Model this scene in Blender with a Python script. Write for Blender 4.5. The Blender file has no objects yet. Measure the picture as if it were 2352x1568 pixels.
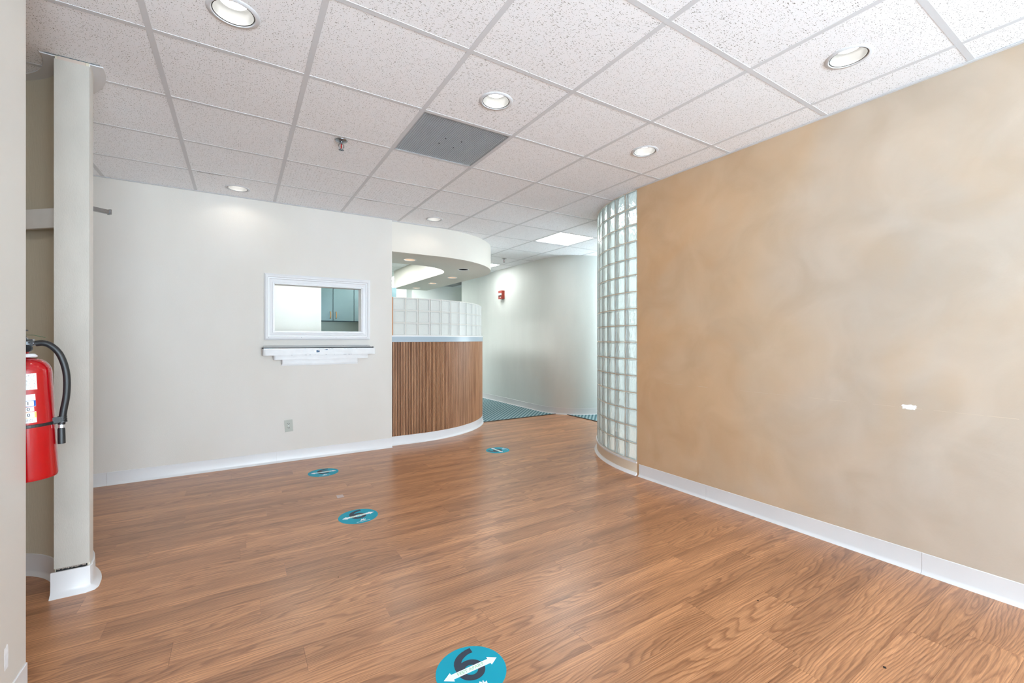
import bpy, bmesh, math, random
from mathutils import Vector, Matrix
random.seed(7)
SC = bpy.context.scene
COL = SC.collection
PI = math.pi

# ------------------------------------------------------------------ camera
TH = 0.5672
HC = 1.1948
CZ = 2.5171
cam_d = bpy.data.cameras.new('camera')
cam = bpy.data.objects.new('camera', cam_d)
COL.objects.link(cam)
cam.location = (0, 0, HC)
cam.rotation_euler = (PI / 2, 0, -TH)
cam_d.sensor_width = 36
cam_d.lens = 1002.09 / 2352 * 36
cam_d.shift_x = (1176 - 1187.6) / 2352
cam_d.shift_y = (778.88 - 784) / 2352
cam_d.clip_start = 0.02
SC.camera = cam

# ------------------------------------------------------------------ exposure, world, daylight and added fill
SC.view_settings.view_transform = 'Standard'
SC.view_settings.look = 'None'
SC.view_settings.gamma = 1
SC.view_settings.use_curve_mapping = False
SC.view_settings.exposure = 0.90
SC.cycles.use_denoising = True
SC.cycles.max_bounces = 14
SC.cycles.diffuse_bounces = 8
SC.cycles.glossy_bounces = 4
SC.cycles.transmission_bounces = 10
SC.cycles.transparent_max_bounces = 8
SC.cycles.sample_clamp_indirect = 6
SC.cycles.caustics_reflective = False
SC.cycles.caustics_refractive = False
world = bpy.data.worlds.new('sky')
SC.world = world
world.use_nodes = True
world.node_tree.nodes['Background'].inputs[0].default_value = (0.75, 0.87, 1.0, 1)
world.node_tree.nodes['Background'].inputs[1].default_value = 1.6


def area(name, loc, rot, sx, sy, power, col):
    d = bpy.data.lights.new(name, 'AREA')
    d.shape = 'RECTANGLE'
    d.size = sx
    d.size_y = sy
    d.energy = power
    d.color = col
    o = bpy.data.objects.new(name, d)
    COL.objects.link(o)
    o.location = loc
    o.rotation_euler = rot
    return o


# daylight from behind the camera at an unseen window, tilted up to brighten the ceiling
P_WINDOW = 390
P_SPOT = 1.1
area('daylight', (0.9, -5.43, 1.38), (math.radians(128), 0, 0), 3.2, 2.1, P_WINDOW, (0.72, 0.88, 1.0))
# added fill light at the unseen right end of the corridor, no window there
area('corridor_fill', (7.0, 4.4, 1.35), (math.radians(148), 0, math.radians(90)), 0.8, 2.1, 75, (0.80, 0.93, 1.0))


# daylight in the unseen room behind the glass block wall
area('side_room_daylight', (7.0, 0.8, 1.4), (PI / 2, 0, math.radians(90)), 3.0, 1.9, 150, (0.80, 0.93, 1.0))
# added fill light hidden behind the stub wall, aimed up at the ceiling
area('side_fill', (-2.5, 3.95, 1.5), (math.radians(150), 0, math.radians(-90)), 0.9, 1.6, 3, (0.80, 0.92, 1.0))


# ------------------------------------------------------------------ helpers
def link(o, parent=None):
    COL.objects.link(o)
    if parent is not None:
        o.parent = parent
    return o


def mesh_obj(name, bm, mat=None, parent=None, smooth=False, loc=None):
    me = bpy.data.meshes.new(name)
    bm.normal_update()
    bm.to_mesh(me)
    bm.free()
    if smooth:
        for p in me.polygons:
            p.use_smooth = True
        try:
            me.set_sharp_from_angle(angle=math.radians(40))
        except Exception:
            pass
    if mat:
        me.materials.append(mat)
    o = bpy.data.objects.new(name, me)
    link(o, parent)
    if loc:
        o.location = loc
    return o


def tag(o, label=None, cat=None, group=None, kind=None):
    if label:
        o['label'] = label
    if cat:
        o['category'] = cat
    if group:
        o['group'] = group
    if kind:
        o['kind'] = kind
    return o


def thing(name, label, cat, loc=(0, 0, 0), rot=(0, 0, 0), group=None):
    o = bpy.data.objects.new(name, None)
    o.empty_display_size = 0.05
    link(o)
    o.location = loc
    o.rotation_euler = rot
    return tag(o, label, cat, group)


def struct(name, bm, mat, parent=None, smooth=False):
    o = mesh_obj(name, bm, mat, parent, smooth)
    if parent is None:
        o['kind'] = 'structure'
    return o


def box(bm, x0, x1, y0, y1, z0, z1, M=None):
    v = [Vector((x, y, z)) for z in (z0, z1) for y in (y0, y1) for x in (x0, x1)]
    if M:
        v = [M @ p for p in v]
    v = [bm.verts.new(p) for p in v]
    for f in ((0, 2, 3, 1), (4, 5, 7, 6), (0, 1, 5, 4), (2, 6, 7, 3), (0, 4, 6, 2), (1, 3, 7, 5)):
        bm.faces.new([v[i] for i in f])


def B(*a, M=None):
    bm = bmesh.new()
    box(bm, *a, M=M)
    return bm


def bevel(bm, w, seg=2, ang=30):
    es = [e for e in bm.edges if len(e.link_faces) == 2 and e.calc_face_angle(0) > math.radians(ang)]
    bmesh.ops.bevel(bm, geom=es, offset=w, segments=seg, affect='EDGES', profile=0.5)
    return bm


def prism(bm, pts, z0, z1, M=None):
    lo = [bm.verts.new((M @ Vector((x, y, z0))) if M else (x, y, z0)) for x, y in pts]
    hi = [bm.verts.new((M @ Vector((x, y, z1))) if M else (x, y, z1)) for x, y in pts]
    n = len(pts)
    bm.faces.new(lo[::-1])
    bm.faces.new(hi)
    for i in range(n):
        bm.faces.new((lo[i], lo[(i + 1) % n], hi[(i + 1) % n], hi[i]))


def band(bm, A, Bp, z0, z1):
    """thick curved wall between two equally long outlines A and Bp"""
    n = len(A)
    q = []
    for z in (z0, z1):
        q.append([bm.verts.new((x, y, z)) for x, y in A])
        q.append([bm.verts.new((x, y, z)) for x, y in Bp])
    a0, b0, a1, b1 = q
    for i in range(n - 1):
        bm.faces.new((a0[i], a0[i + 1], a1[i + 1], a1[i]))
        bm.faces.new((b0[i + 1], b0[i], b1[i], b1[i + 1]))
        bm.faces.new((a1[i], a1[i + 1], b1[i + 1], b1[i]))
        bm.faces.new((a0[i + 1], a0[i], b0[i], b0[i + 1]))
    bm.faces.new((a0[0], a1[0], b1[0], b0[0]))
    bm.faces.new((a0[-1], b0[-1], b1[-1], a1[-1]))
    bmesh.ops.recalc_face_normals(bm, faces=bm.faces)


def normals(path):
    """left-hand mitre normals of a 2-D polyline"""
    out = []
    n = len(path)
    for i in range(n):
        d = []
        if i > 0:
            d.append((Vector(path[i]) - Vector(path[i - 1])).normalized())
        if i < n - 1:
            d.append((Vector(path[i + 1]) - Vector(path[i])).normalized())
        t = sum(d, Vector((0, 0))).normalized()
        nn = Vector((-t.y, t.x))
        k = 1 / max(0.5, nn.dot(Vector((-d[0].y, d[0].x))))
        out.append(nn * k)
    return out


def offset(path, w):
    return [(p[0] + m.x * w, p[1] + m.y * w) for p, m in zip(path, normals(path))]


def sweep(bm, path, prof):
    """sweep profile [(out, z)] along a path; out is measured to the left of travel"""
    N = normals(path)
    rings = [[bm.verts.new((p[0] + m.x * o, p[1] + m.y * o, z)) for o, z in prof] for p, m in zip(path, N)]
    k = len(prof)
    for a, b in zip(rings, rings[1:]):
        for i in range(k):
            bm.faces.new((a[i], b[i], b[(i + 1) % k], a[(i + 1) % k]))
    bm.faces.new(rings[0])
    bm.faces.new(rings[-1][::-1])
    bmesh.ops.recalc_face_normals(bm, faces=bm.faces)


def arc(cx, cy, r, a0, a1, n):
    return [(cx + r * math.cos(math.radians(a0 + (a1 - a0) * i / n)), cy + r * math.sin(math.radians(a0 + (a1 - a0) * i / n))) for i in range(n + 1)]


def lathe(bm, prof, seg=32, c=(0, 0, 0), M=None):
    rings = []
    for r, z in prof:
        ring = []
        for i in range(seg):
            a = 2 * PI * i / seg
            p = Vector((c[0] + r * math.cos(a), c[1] + r * math.sin(a), c[2] + z))
            if M:
                p = M @ p
            ring.append(bm.verts.new(p))
        rings.append(ring)
    for a, b in zip(rings, rings[1:]):
        for i in range(seg):
            bm.faces.new((a[i], a[(i + 1) % seg], b[(i + 1) % seg], b[i]))
    return rings


def solid_lathe(bm, prof, seg=32, c=(0, 0, 0), M=None):
    r = lathe(bm, prof, seg, c, M)
    bm.faces.new(r[0][::-1])
    bm.faces.new(r[-1])
    bmesh.ops.recalc_face_normals(bm, faces=bm.faces)


def tube(bm, pts, r, seg=14):
    pts = [Vector(p) for p in pts]
    prev = None
    rings = []
    for i, p in enumerate(pts):
        t = ((pts[min(i + 1, len(pts) - 1)]) - pts[max(i - 1, 0)]).normalized()
        if prev is None:
            u = t.orthogonal().normalized()
        else:
            u = (prev - t * prev.dot(t)).normalized()
        prev = u
        w = t.cross(u)
        rr = r[i] if isinstance(r, (list, tuple)) else r
        rings.append([bm.verts.new(p + (u * math.cos(2 * PI * k / seg) + w * math.sin(2 * PI * k / seg)) * rr) for k in range(seg)])
    for a, b in zip(rings, rings[1:]):
        for k in range(seg):
            bm.faces.new((a[k], a[(k + 1) % seg], b[(k + 1) % seg], b[k]))
    bm.faces.new(rings[0][::-1])
    bm.faces.new(rings[-1])


def catmull(P, n=6):
    P = [Vector(p) for p in P]
    Q = [P[0]] + P + [P[-1]]
    out = []
    for i in range(1, len(Q) - 2):
        for k in range(n):
            t = k / n
            a, b, c, d = Q[i - 1], Q[i], Q[i + 1], Q[i + 2]
            out.append(0.5 * ((2 * b) + (c - a) * t + (2 * a - 5 * b + 4 * c - d) * t * t + (3 * b - a - 3 * c + d) * t ** 3))
    out.append(P[-1])
    return out


def cut_holes(o, holes, z0, z1):
    """cut round holes (x, y, r) through a mesh object, result stored in its mesh"""
    bm = bmesh.new()
    for x, y, r in holes:
        solid_lathe(bm, [(r, z0), (r, z1)], 40, (x, y, 0))
    me = bpy.data.meshes.new('cutter')
    bm.to_mesh(me)
    bm.free()
    c = bpy.data.objects.new('cutter', me)
    COL.objects.link(c)
    m = o.modifiers.new('b', 'BOOLEAN')
    m.operation = 'DIFFERENCE'
    m.object = c
    m.solver = 'EXACT'
    dg = bpy.context.evaluated_depsgraph_get()
    dg.update()
    new = bpy.data.meshes.new_from_object(o.evaluated_get(dg))
    o.modifiers.clear()
    o.data = new
    bpy.data.objects.remove(c)
    bpy.data.meshes.remove(me)


# ------------------------------------------------------------------ materials
def srgb(r, g, b):
    f = lambda c: (c / 255 / 12.92) if c / 255 <= 0.04045 else ((c / 255 + 0.055) / 1.055) ** 2.4
    return (f(r), f(g), f(b), 1)


def mat(name, col, rough=0.6, metal=0.0, spec=0.5):
    m = bpy.data.materials.new(name)
    m.use_nodes = True
    p = m.node_tree.nodes['Principled BSDF']
    p.inputs['Base Color'].default_value = col
    p.inputs['Roughness'].default_value = rough
    p.inputs['Metallic'].default_value = metal
    p.inputs['Specular IOR Level'].default_value = spec
    return m


def N(m, t, **kw):
    n = m.node_tree.nodes.new(t)
    for k, v in kw.items():
        if k.startswith('_'):
            setattr(n, k[1:], v)
        else:
            n.inputs[k.replace('__', ' ')].default_value = v
    return n


def L(m, a, ao, b, bi):
    m.node_tree.links.new(a.outputs[ao], b.inputs[bi])


def coords(m, scale=(1, 1, 1), loc=(0, 0, 0)):
    tc = N(m, 'ShaderNodeTexCoord')
    mp = N(m, 'ShaderNodeMapping')
    mp.inputs['Scale'].default_value = scale
    mp.inputs['Location'].default_value = loc
    L(m, tc, 'Object', mp, 'Vector')
    return mp


def mottled(name, c1, c2, scale, rough=0.6, bump=0.0, bscale=200, detail=4, stretch=(1, 1, 1), spec=0.5, lo=0.35, hi=0.65):
    m = mat(name, c1, rough, 0, spec)
    p = m.node_tree.nodes['Principled BSDF']
    mp = coords(m, stretch)
    n = N(m, 'ShaderNodeTexNoise', Scale=scale, Detail=detail)
    L(m, mp, 'Vector', n, 'Vector')
    r = N(m, 'ShaderNodeValToRGB')
    r.color_ramp.elements[0].position = lo
    r.color_ramp.elements[1].position = hi
    r.color_ramp.elements[0].color = c1
    r.color_ramp.elements[1].color = c2
    L(m, n, 'Fac', r, 'Fac')
    L(m, r, 'Color', p, 'Base Color')
    if bump:
        n2 = N(m, 'ShaderNodeTexNoise', Scale=bscale, Detail=3)
        L(m, mp, 'Vector', n2, 'Vector')
        b = N(m, 'ShaderNodeBump', Strength=bump, Distance=0.002)
        L(m, n2, 'Fac', b, 'Height')
        L(m, b, 'Normal', p, 'Normal')
    return m


M_WALL = mottled('wall_paint', srgb(209, 203, 195), srgb(213, 208, 202), 1.6, 0.55, 0.25, 260, stretch=(1, 1, 0.5))
M_ENTRY = mottled('entry_wall_paint', srgb(212, 209, 202), srgb(218, 215, 209), 1.2, 0.38, 0.08, 120)
M_CAP = mottled('rough_painted_cap', srgb(178, 172, 163), srgb(187, 181, 172), 9, 0.6, 0.3, 300, stretch=(1, 1, 0.35))
M_NICHE = mottled('beige_wall_covering', srgb(196, 186, 165), srgb(204, 195, 175), 3, 0.65, 0.5, 240, stretch=(1, 1, 0.1))
M_CORR = mottled('grey_wall_covering', srgb(212, 215, 212), srgb(221, 224, 221), 2.0, 0.6, 0.5, 330, stretch=(1, 1, 0.3))
M_OFFICE = mottled('office_wall_paint', srgb(234, 238, 234), srgb(238, 241, 238), 2, 0.6)
M_SAGE = mottled('sage_wall_paint', srgb(196, 214, 204), srgb(202, 218, 209), 2, 0.6)
M_SOFFIT = mottled('soffit_paint', srgb(214, 208, 199), srgb(218, 212, 203), 2, 0.5)
M_BASE = mottled('vinyl_base_white', srgb(212, 211, 212), srgb(217, 216, 217), 3, 0.32)
M_BASETAN = mottled('vinyl_base_tan', srgb(226, 212, 190), srgb(232, 221, 204), 3, 0.35)
M_WHITE = mat('white_paint', srgb(232, 232, 234), 0.4)
M_TRIM = mat('trim_white', srgb(216, 216, 218), 0.35)
M_TEE = mat('grid_metal', srgb(212, 214, 218), 0.75, 0, 0.2)
M_DARK = mat('dark_void', srgb(22, 20, 19), 0.8)
M_BLACK = mat('black_rubber', srgb(24, 24, 26), 0.45)
M_SLAB = mat('concrete_slab', srgb(60, 48, 40), 0.9)
M_CHROME = mat('chrome', srgb(150, 153, 156), 0.25, 1.0)
M_ALU = mat('aluminium', srgb(210, 214, 218), 0.35, 0.85)
M_RED = mat('red_enamel', srgb(168, 8, 18), 0.16)
M_RED.node_tree.nodes['Principled BSDF'].inputs['Coat Weight'].default_value = 0.5
M_ALARM = mat('alarm_red', srgb(156, 52, 38), 0.4)
M_BLUECAB = mottled('blue_laminate', srgb(118, 146, 152), srgb(125, 153, 158), 3, 0.45)
M_BLUEEDGE = mat('blue_edge', srgb(58, 92, 106), 0.5)
M_BRASS = mat('brass', srgb(190, 150, 100), 0.35, 0.6)
M_BANDGREY = mat('blue_grey_laminate', srgb(160, 174, 184), 0.35)
M_TEAL = mat('sticker_teal', srgb(0, 156, 180), 0.5, 0, 0.25)
M_NAVY = mat('sticker_grey', srgb(54, 62, 76), 0.5, 0, 0.25)
M_PRINT = mat('sticker_white', srgb(236, 240, 244), 0.35)
M_GREENP = mat('sticker_green', srgb(160, 205, 165), 0.35)
M_TAPE = mat('tape', srgb(196, 178, 176), 0.45)
M_OUTLET = mat('outlet_plastic', srgb(172, 173, 163), 0.35)
M_PATCH = mottled('spackle', srgb(236, 238, 242), srgb(245, 249, 254), 60, 0.5, 0.5, 120)
M_PLASTER = mat('raw_plaster', srgb(150, 138, 128), 0.9)
M_BLUESCUFF = mat('blue_scuff', srgb(44, 84, 120), 0.5)
M_LABEL = mottled('silver_label', srgb(150, 152, 152), srgb(222, 224, 224), 260, 0.3, lo=0.3, hi=0.5, stretch=(1, 1, 1.6))
M_LABELBLUE = mat('label_blue', srgb(30, 84, 158), 0.4)
M_LABELYEL = mat('label_yellow', srgb(232, 188, 104), 0.4)
M_INK = mat('label_ink', srgb(40, 48, 66), 0.5)
M_GREENSEAL = mat('green_seal', srgb(30, 92, 60), 0.5)
M_OAKPOST = mottled('wood_post', srgb(170, 118, 80), srgb(190, 138, 98), 8, 0.5, stretch=(1, 1, 0.1))
M_MORTAR = mat('mortar_tan', srgb(236, 216, 194), 0.8)
M_MORTARW = mat('mortar_light', srgb(214, 208, 202), 0.8)


def emis(name, col, s):
    m = bpy.data.materials.new(name)
    m.use_nodes = True
    p = m.node_tree.nodes['Principled BSDF']
    p.inputs['Base Color'].default_value = (0.8, 0.8, 0.8, 1)
    p.inputs['Emission Color'].default_value = col
    p.inputs['Emission Strength'].default_value = s
    return m


M_LAMP = emis('lamp_glow', (1.0, 0.97, 0.93, 1), 4.0)
M_PANEL = emis('fill_glow', (0.96, 1.0, 0.97, 1), 17.0)  # glow of the added unseen fill panels
M_PANELV = emis('panel_soft', (0.97, 1.0, 0.98, 1), 7.5)
M_FILLDIM = emis('fill_dim', (1.0, 0.97, 0.92, 1), 6.0)  # added unseen panel that lifts the dark niche
M_REFL = mat('reflector', srgb(150, 151, 150), 0.25)


def tan_wall():
    m = mat('tan_plaster', srgb(205, 180, 150), 0.42, 0, 0.5)
    p = m.node_tree.nodes['Principled BSDF']
    mp = coords(m, (1, 1, 1))
    # broad sponge painted patches; ochre at the glass end pales away from it, daylight painted in
    sx = N(m, 'ShaderNodeSeparateXYZ')
    L(m, mp, 'Vector', sx, 'Vector')
    n0 = N(m, 'ShaderNodeTexNoise', Scale=1.3, Detail=5, Distortion=0.6)
    L(m, mp, 'Vector', n0, 'Vector')
    n1 = N(m, 'ShaderNodeTexNoise', Scale=3.2, Detail=6, Distortion=1.0)
    L(m, mp, 'Vector', n1, 'Vector')
    mr = N(m, 'ShaderNodeMapRange')
    mr.inputs['From Min'].default_value = 0.5
    mr.inputs['From Max'].default_value = 2.75
    L(m, sx, 'Y', mr, 'Value')
    a = N(m, 'ShaderNodeMath', _operation='MULTIPLY_ADD')
    a.inputs[1].default_value = 1.1
    a.inputs[2].default_value = -0.55
    L(m, n0, 'Fac', a, 0)
    b = N(m, 'ShaderNodeMath', _operation='ADD')
    L(m, mr, 'Result', b, 0)
    L(m, a, 'Value', b, 1)
    r = N(m, 'ShaderNodeValToRGB')
    e = r.color_ramp.elements
    e[0].position = 0.0
    e[0].color = srgb(190, 178, 164)
    e[1].position = 1.0
    e[1].color = srgb(202, 164, 124)
    k = e.new(0.5)
    k.color = srgb(198, 174, 147)
    L(m, b, 'Value', r, 'Fac')
    r2 = N(m, 'ShaderNodeValToRGB')
    r2.color_ramp.elements[0].position = 0.35
    r2.color_ramp.elements[1].position = 0.68
    r2.color_ramp.elements[0].color = (0.93, 0.91, 0.89, 1)
    r2.color_ramp.elements[1].color = (1.04, 1.04, 1.05, 1)
    L(m, n1, 'Fac', r2, 'Fac')
    mx = N(m, 'ShaderNodeMix', _data_type='RGBA', _blend_type='MULTIPLY')
    mx.inputs[0].default_value = 1
    L(m, r, 'Color', mx, 6)
    L(m, r2, 'Color', mx, 7)
    L(m, mx, 2, p, 'Base Color')
    n2 = N(m, 'ShaderNodeTexNoise', Scale=90, Detail=4)
    L(m, mp, 'Vector', n2, 'Vector')
    bu = N(m, 'ShaderNodeBump', Strength=0.2, Distance=0.002)
    L(m, n2, 'Fac', bu, 'Height')
    L(m, bu, 'Normal', p, 'Normal')
    return m


M_TAN = tan_wall()


def wood_floor():
    m = mat('oak_vinyl', srgb(180, 124, 90), 0.30, 0, 0.75)
    p = m.node_tree.nodes['Principled BSDF']
    tc = N(m, 'ShaderNodeTexCoord')
    oi = N(m, 'ShaderNodeObjectInfo')
    sc = N(m, 'ShaderNodeVectorMath', _operation='MULTIPLY')
    sc.inputs[1].default_value = (3.7, 7.3, 1)
    L(m, oi, 'Location', sc, 0)
    ad = N(m, 'ShaderNodeVectorMath', _operation='ADD')
    L(m, tc, 'Object', ad, 0)
    L(m, sc, 'Vector', ad, 1)

    def mapped(s):
        mp = N(m, 'ShaderNodeMapping')
        mp.inputs['Scale'].default_value = s
        L(m, ad, 'Vector', mp, 'Vector')
        return mp
    # growth-ring contours: level lines of a stretched noise give straight grain and cathedrals
    a = mapped((0.62, 5.0, 1))
    n = N(m, 'ShaderNodeTexNoise', Scale=1.0, Detail=2.5, Roughness=0.5, Distortion=0.25)
    L(m, a, 'Vector', n, 'Vector')
    w1 = mapped((9, 30, 1))
    nw = N(m, 'ShaderNodeTexNoise', Scale=1.0, Detail=2)
    L(m, w1, 'Vector', nw, 'Vector')
    sep = N(m, 'ShaderNodeSeparateXYZ')
    L(m, ad, 'Vector', sep, 'Vector')
    k0 = N(m, 'ShaderNodeMath', _operation='MULTIPLY_ADD')
    k0.inputs[1].default_value = 24
    L(m, n, 'Fac', k0, 0)
    k1 = N(m, 'ShaderNodeMath', _operation='MULTIPLY')
    k1.inputs[1].default_value = 62
    L(m, sep, 'Y', k1, 0)
    L(m, k1, 'Value', k0, 2)
    k2 = N(m, 'ShaderNodeMath', _operation='MULTIPLY_ADD')
    k2.inputs[1].default_value = 0.9
    L(m, nw, 'Fac', k2, 0)
    L(m, k0, 'Value', k2, 2)
    fr = N(m, 'ShaderNodeMath', _operation='FRACT')
    L(m, k2, 'Value', fr, 0)
    ramp = N(m, 'ShaderNodeValToRGB')
    e = ramp.color_ramp.elements
    e[0].position = 0.0
    e[0].color = (1, 1, 1, 1)
    e[1].position = 1.0
    e[1].color = (0.86, 0.86, 0.86, 1)
    for pos, v in ((0.40, 0.94), (0.70, 0.55), (0.84, 0.34), (0.93, 0.62)):
        x = e.new(pos)
        x.color = (v, v, v, 1)
    L(m, fr, 'Value', ramp, 'Fac')
    # fine pores
    f = mapped((5, 170, 1))
    nf = N(m, 'ShaderNodeTexNoise', Scale=1.0, Detail=5, Roughness=0.7)
    L(m, f, 'Vector', nf, 'Vector')
    # broad tone along the board
    g = mapped((0.8, 9, 1))
    ng = N(m, 'ShaderNodeTexNoise', Scale=1.0, Detail=2)
    L(m, g, 'Vector', ng, 'Vector')
    c1 = N(m, 'ShaderNodeMix', _data_type='RGBA')
    c1.inputs[6].default_value = srgb(138, 88, 58)
    c1.inputs[7].default_value = srgb(200, 145, 103)
    L(m, ramp, 'Color', c1, 0)
    rg = N(m, 'ShaderNodeValToRGB')
    rg.color_ramp.elements[0].position = 0.33
    rg.color_ramp.elements[0].color = (0.68, 0.64, 0.63, 1)
    rg.color_ramp.elements[1].position = 0.66
    rg.color_ramp.elements[1].color = (1.10, 1.10, 1.10, 1)
    L(m, ng, 'Fac', rg, 'Fac')
    c2 = N(m, 'ShaderNodeMix', _data_type='RGBA', _blend_type='MULTIPLY')
    c2.inputs[0].default_value = 1
    L(m, c1, 2, c2, 6)
    L(m, rg, 'Color', c2, 7)
    rf = N(m, 'ShaderNodeValToRGB')
    rf.color_ramp.elements[0].position = 0.36
    rf.color_ramp.elements[0].color = (0.66, 0.62, 0.60, 1)
    rf.color_ramp.elements[1].position = 0.62
    rf.color_ramp.elements[1].color = (1.16, 1.16, 1.17, 1)
    L(m, nf, 'Fac', rf, 'Fac')
    c3 = N(m, 'ShaderNodeMix', _data_type='RGBA', _blend_type='MULTIPLY')
    c3.inputs[0].default_value = 0.9
    L(m, c2, 2, c3, 6)
    L(m, rf, 'Color', c3, 7)
    rr = N(m, 'ShaderNodeValToRGB')
    rr.color_ramp.elements[0].color = (0.90, 0.88, 0.86, 1)
    rr.color_ramp.elements[1].color = (1.06, 1.06, 1.06, 1)
    L(m, oi, 'Random', rr, 'Fac')
    c4 = N(m, 'ShaderNodeMix', _data_type='RGBA', _blend_type='MULTIPLY')
    c4.inputs[0].default_value = 1
    L(m, c3, 2, c4, 6)
    L(m, rr, 'Color', c4, 7)
    L(m, c4, 2, p, 'Base Color')
    b = N(m, 'ShaderNodeBump', Strength=0.12, Distance=0.001)
    L(m, nf, 'Fac', b, 'Height')
    L(m, b, 'Normal', p, 'Normal')
    return m


M_FLOOR = wood_floor()


def tile_mat(name, fissured):
    m = mat(name, srgb(222, 222, 224), 0.85, 0, 0.2)
    p = m.node_tree.nodes['Principled BSDF']
    tc = N(m, 'ShaderNodeTexCoord')
    oi = N(m, 'ShaderNodeObjectInfo')
    ad = N(m, 'ShaderNodeVectorMath', _operation='ADD')
    L(m, tc, 'Object', ad, 0)
    L(m, oi, 'Location', ad, 1)

    def spots(scale, thr, soft, warp=0.0, stretch=(1, 1, 1)):
        mp = N(m, 'ShaderNodeMapping')
        mp.inputs['Scale'].default_value = stretch
        L(m, ad, 'Vector', mp, 'Vector')
        src = mp
        outn = 'Vector'
        if warp:
            nz = N(m, 'ShaderNodeTexNoise', Scale=60, Detail=2)
            L(m, mp, 'Vector', nz, 'Vector')
            vm = N(m, 'ShaderNodeVectorMath', _operation='MULTIPLY_ADD')
            vm.inputs[1].default_value = (warp, warp, 0)
            L(m, nz, 'Color', vm, 0)
            L(m, mp, 'Vector', vm, 2)
            src = vm
        v = N(m, 'ShaderNodeTexVoronoi', Scale=scale)
        v.voronoi_dimensions = '2D'
        v.inputs['Randomness'].default_value = 1
        L(m, src, outn, v, 'Vector')
        # random spot size from the cell colour
        sp = N(m, 'ShaderNodeSeparateColor')
        L(m, v, 'Color', sp, 'Color')
        pw = N(m, 'ShaderNodeMath', _operation='POWER')
        pw.inputs[1].default_value = 3.0
        L(m, sp, 'Red', pw, 0)
        t = N(m, 'ShaderNodeMath', _operation='MULTIPLY_ADD')
        t.inputs[1].default_value = thr
        t.inputs[2].default_value = -0.055
        L(m, pw, 'Value', t, 0)
        d = N(m, 'ShaderNodeMath', _operation='SUBTRACT')
        L(m, v, 'Distance', d, 0)
        L(m, t, 'Value', d, 1)
        r = N(m, 'ShaderNodeMapRange')
        r.inputs['From Min'].default_value = -0.02
        r.inputs['From Max'].default_value = soft
        L(m, d, 'Value', r, 'Value')
        return r
    a = spots(170, 0.36, 0.05, 0.004)
    if fissured:
        b = spots(105, 0.34, 0.04, 0.009, (0.42, 1.9, 1))
    else:
        b = spots(95, 0.26, 0.04, 0.006)
    mn = N(m, 'ShaderNodeMath', _operation='MINIMUM')
    L(m, a, 'Result', mn, 0)
    L(m, b, 'Result', mn, 1)
    mx = N(m, 'ShaderNodeMix', _data_type='RGBA')
    mx.inputs[6].default_value = srgb(146, 145, 144)
    mx.inputs[7].default_value = srgb(244, 246, 250)
    L(m, mn, 'Value', mx, 0)
    L(m, mx, 2, p, 'Base Color')
    return m


M_TILE = tile_mat('speckled_tile', False)
M_TILEF = tile_mat('fissured_tile', True)


def glass_block_mat(name, tint, wavy, milk):
    m = mat(name, tint, 0.04, 0, 0.6)
    p = m.node_tree.nodes['Principled BSDF']
    p.inputs['Transmission Weight'].default_value = 1
    p.inputs['IOR'].default_value = 1.38
    tc = N(m, 'ShaderNodeTexCoord')
    oi = N(m, 'ShaderNodeObjectInfo')
    ad = N(m, 'ShaderNodeVectorMath', _operation='ADD')
    L(m, tc, 'Object', ad, 0)
    L(m, oi, 'Location', ad, 1)
    if wavy:
        mp = N(m, 'ShaderNodeMapping')
        mp.inputs['Scale'].default_value = (34, 34, 17)
        L(m, ad, 'Vector', mp, 'Vector')
        n = N(m, 'ShaderNodeTexNoise', Scale=1.0, Detail=1.5, Distortion=0.9)
        L(m, mp, 'Vector', n, 'Vector')
        b = N(m, 'ShaderNodeBump', Strength=0.85, Distance=0.016)
    else:
        n = N(m, 'ShaderNodeTexNoise', Scale=70, Detail=2)
        L(m, ad, 'Vector', n, 'Vector')
        b = N(m, 'ShaderNodeBump', Strength=0.7, Distance=0.004)
    L(m, n, 'Fac', b, 'Height')
    L(m, b, 'Normal', p, 'Normal')
    tr = N(m, 'ShaderNodeBsdfTranslucent')
    tr.inputs['Color'].default_value = tint
    df = N(m, 'ShaderNodeBsdfDiffuse')
    df.inputs['Color'].default_value = tint
    ms0 = N(m, 'ShaderNodeMixShader')
    ms0.inputs[0].default_value = 0.5
    L(m, tr, 'BSDF', ms0, 1)
    L(m, df, 'BSDF', ms0, 2)
    ms = N(m, 'ShaderNodeMixShader')
    ms.inputs[0].default_value = milk
    L(m, p, 'BSDF', ms, 1)
    L(m, ms0, 'Shader', ms, 2)
    L(m, ms, 'Shader', m.node_tree.nodes['Material Output'], 'Surface')
    return m


M_GLASS = glass_block_mat('glass_block_wavy', (0.92, 0.99, 0.99, 1), True, 0.5)
M_GLASS2 = glass_block_mat('glass_block_frosted', (0.99, 1.0, 0.99, 1), False, 0.72)


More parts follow.
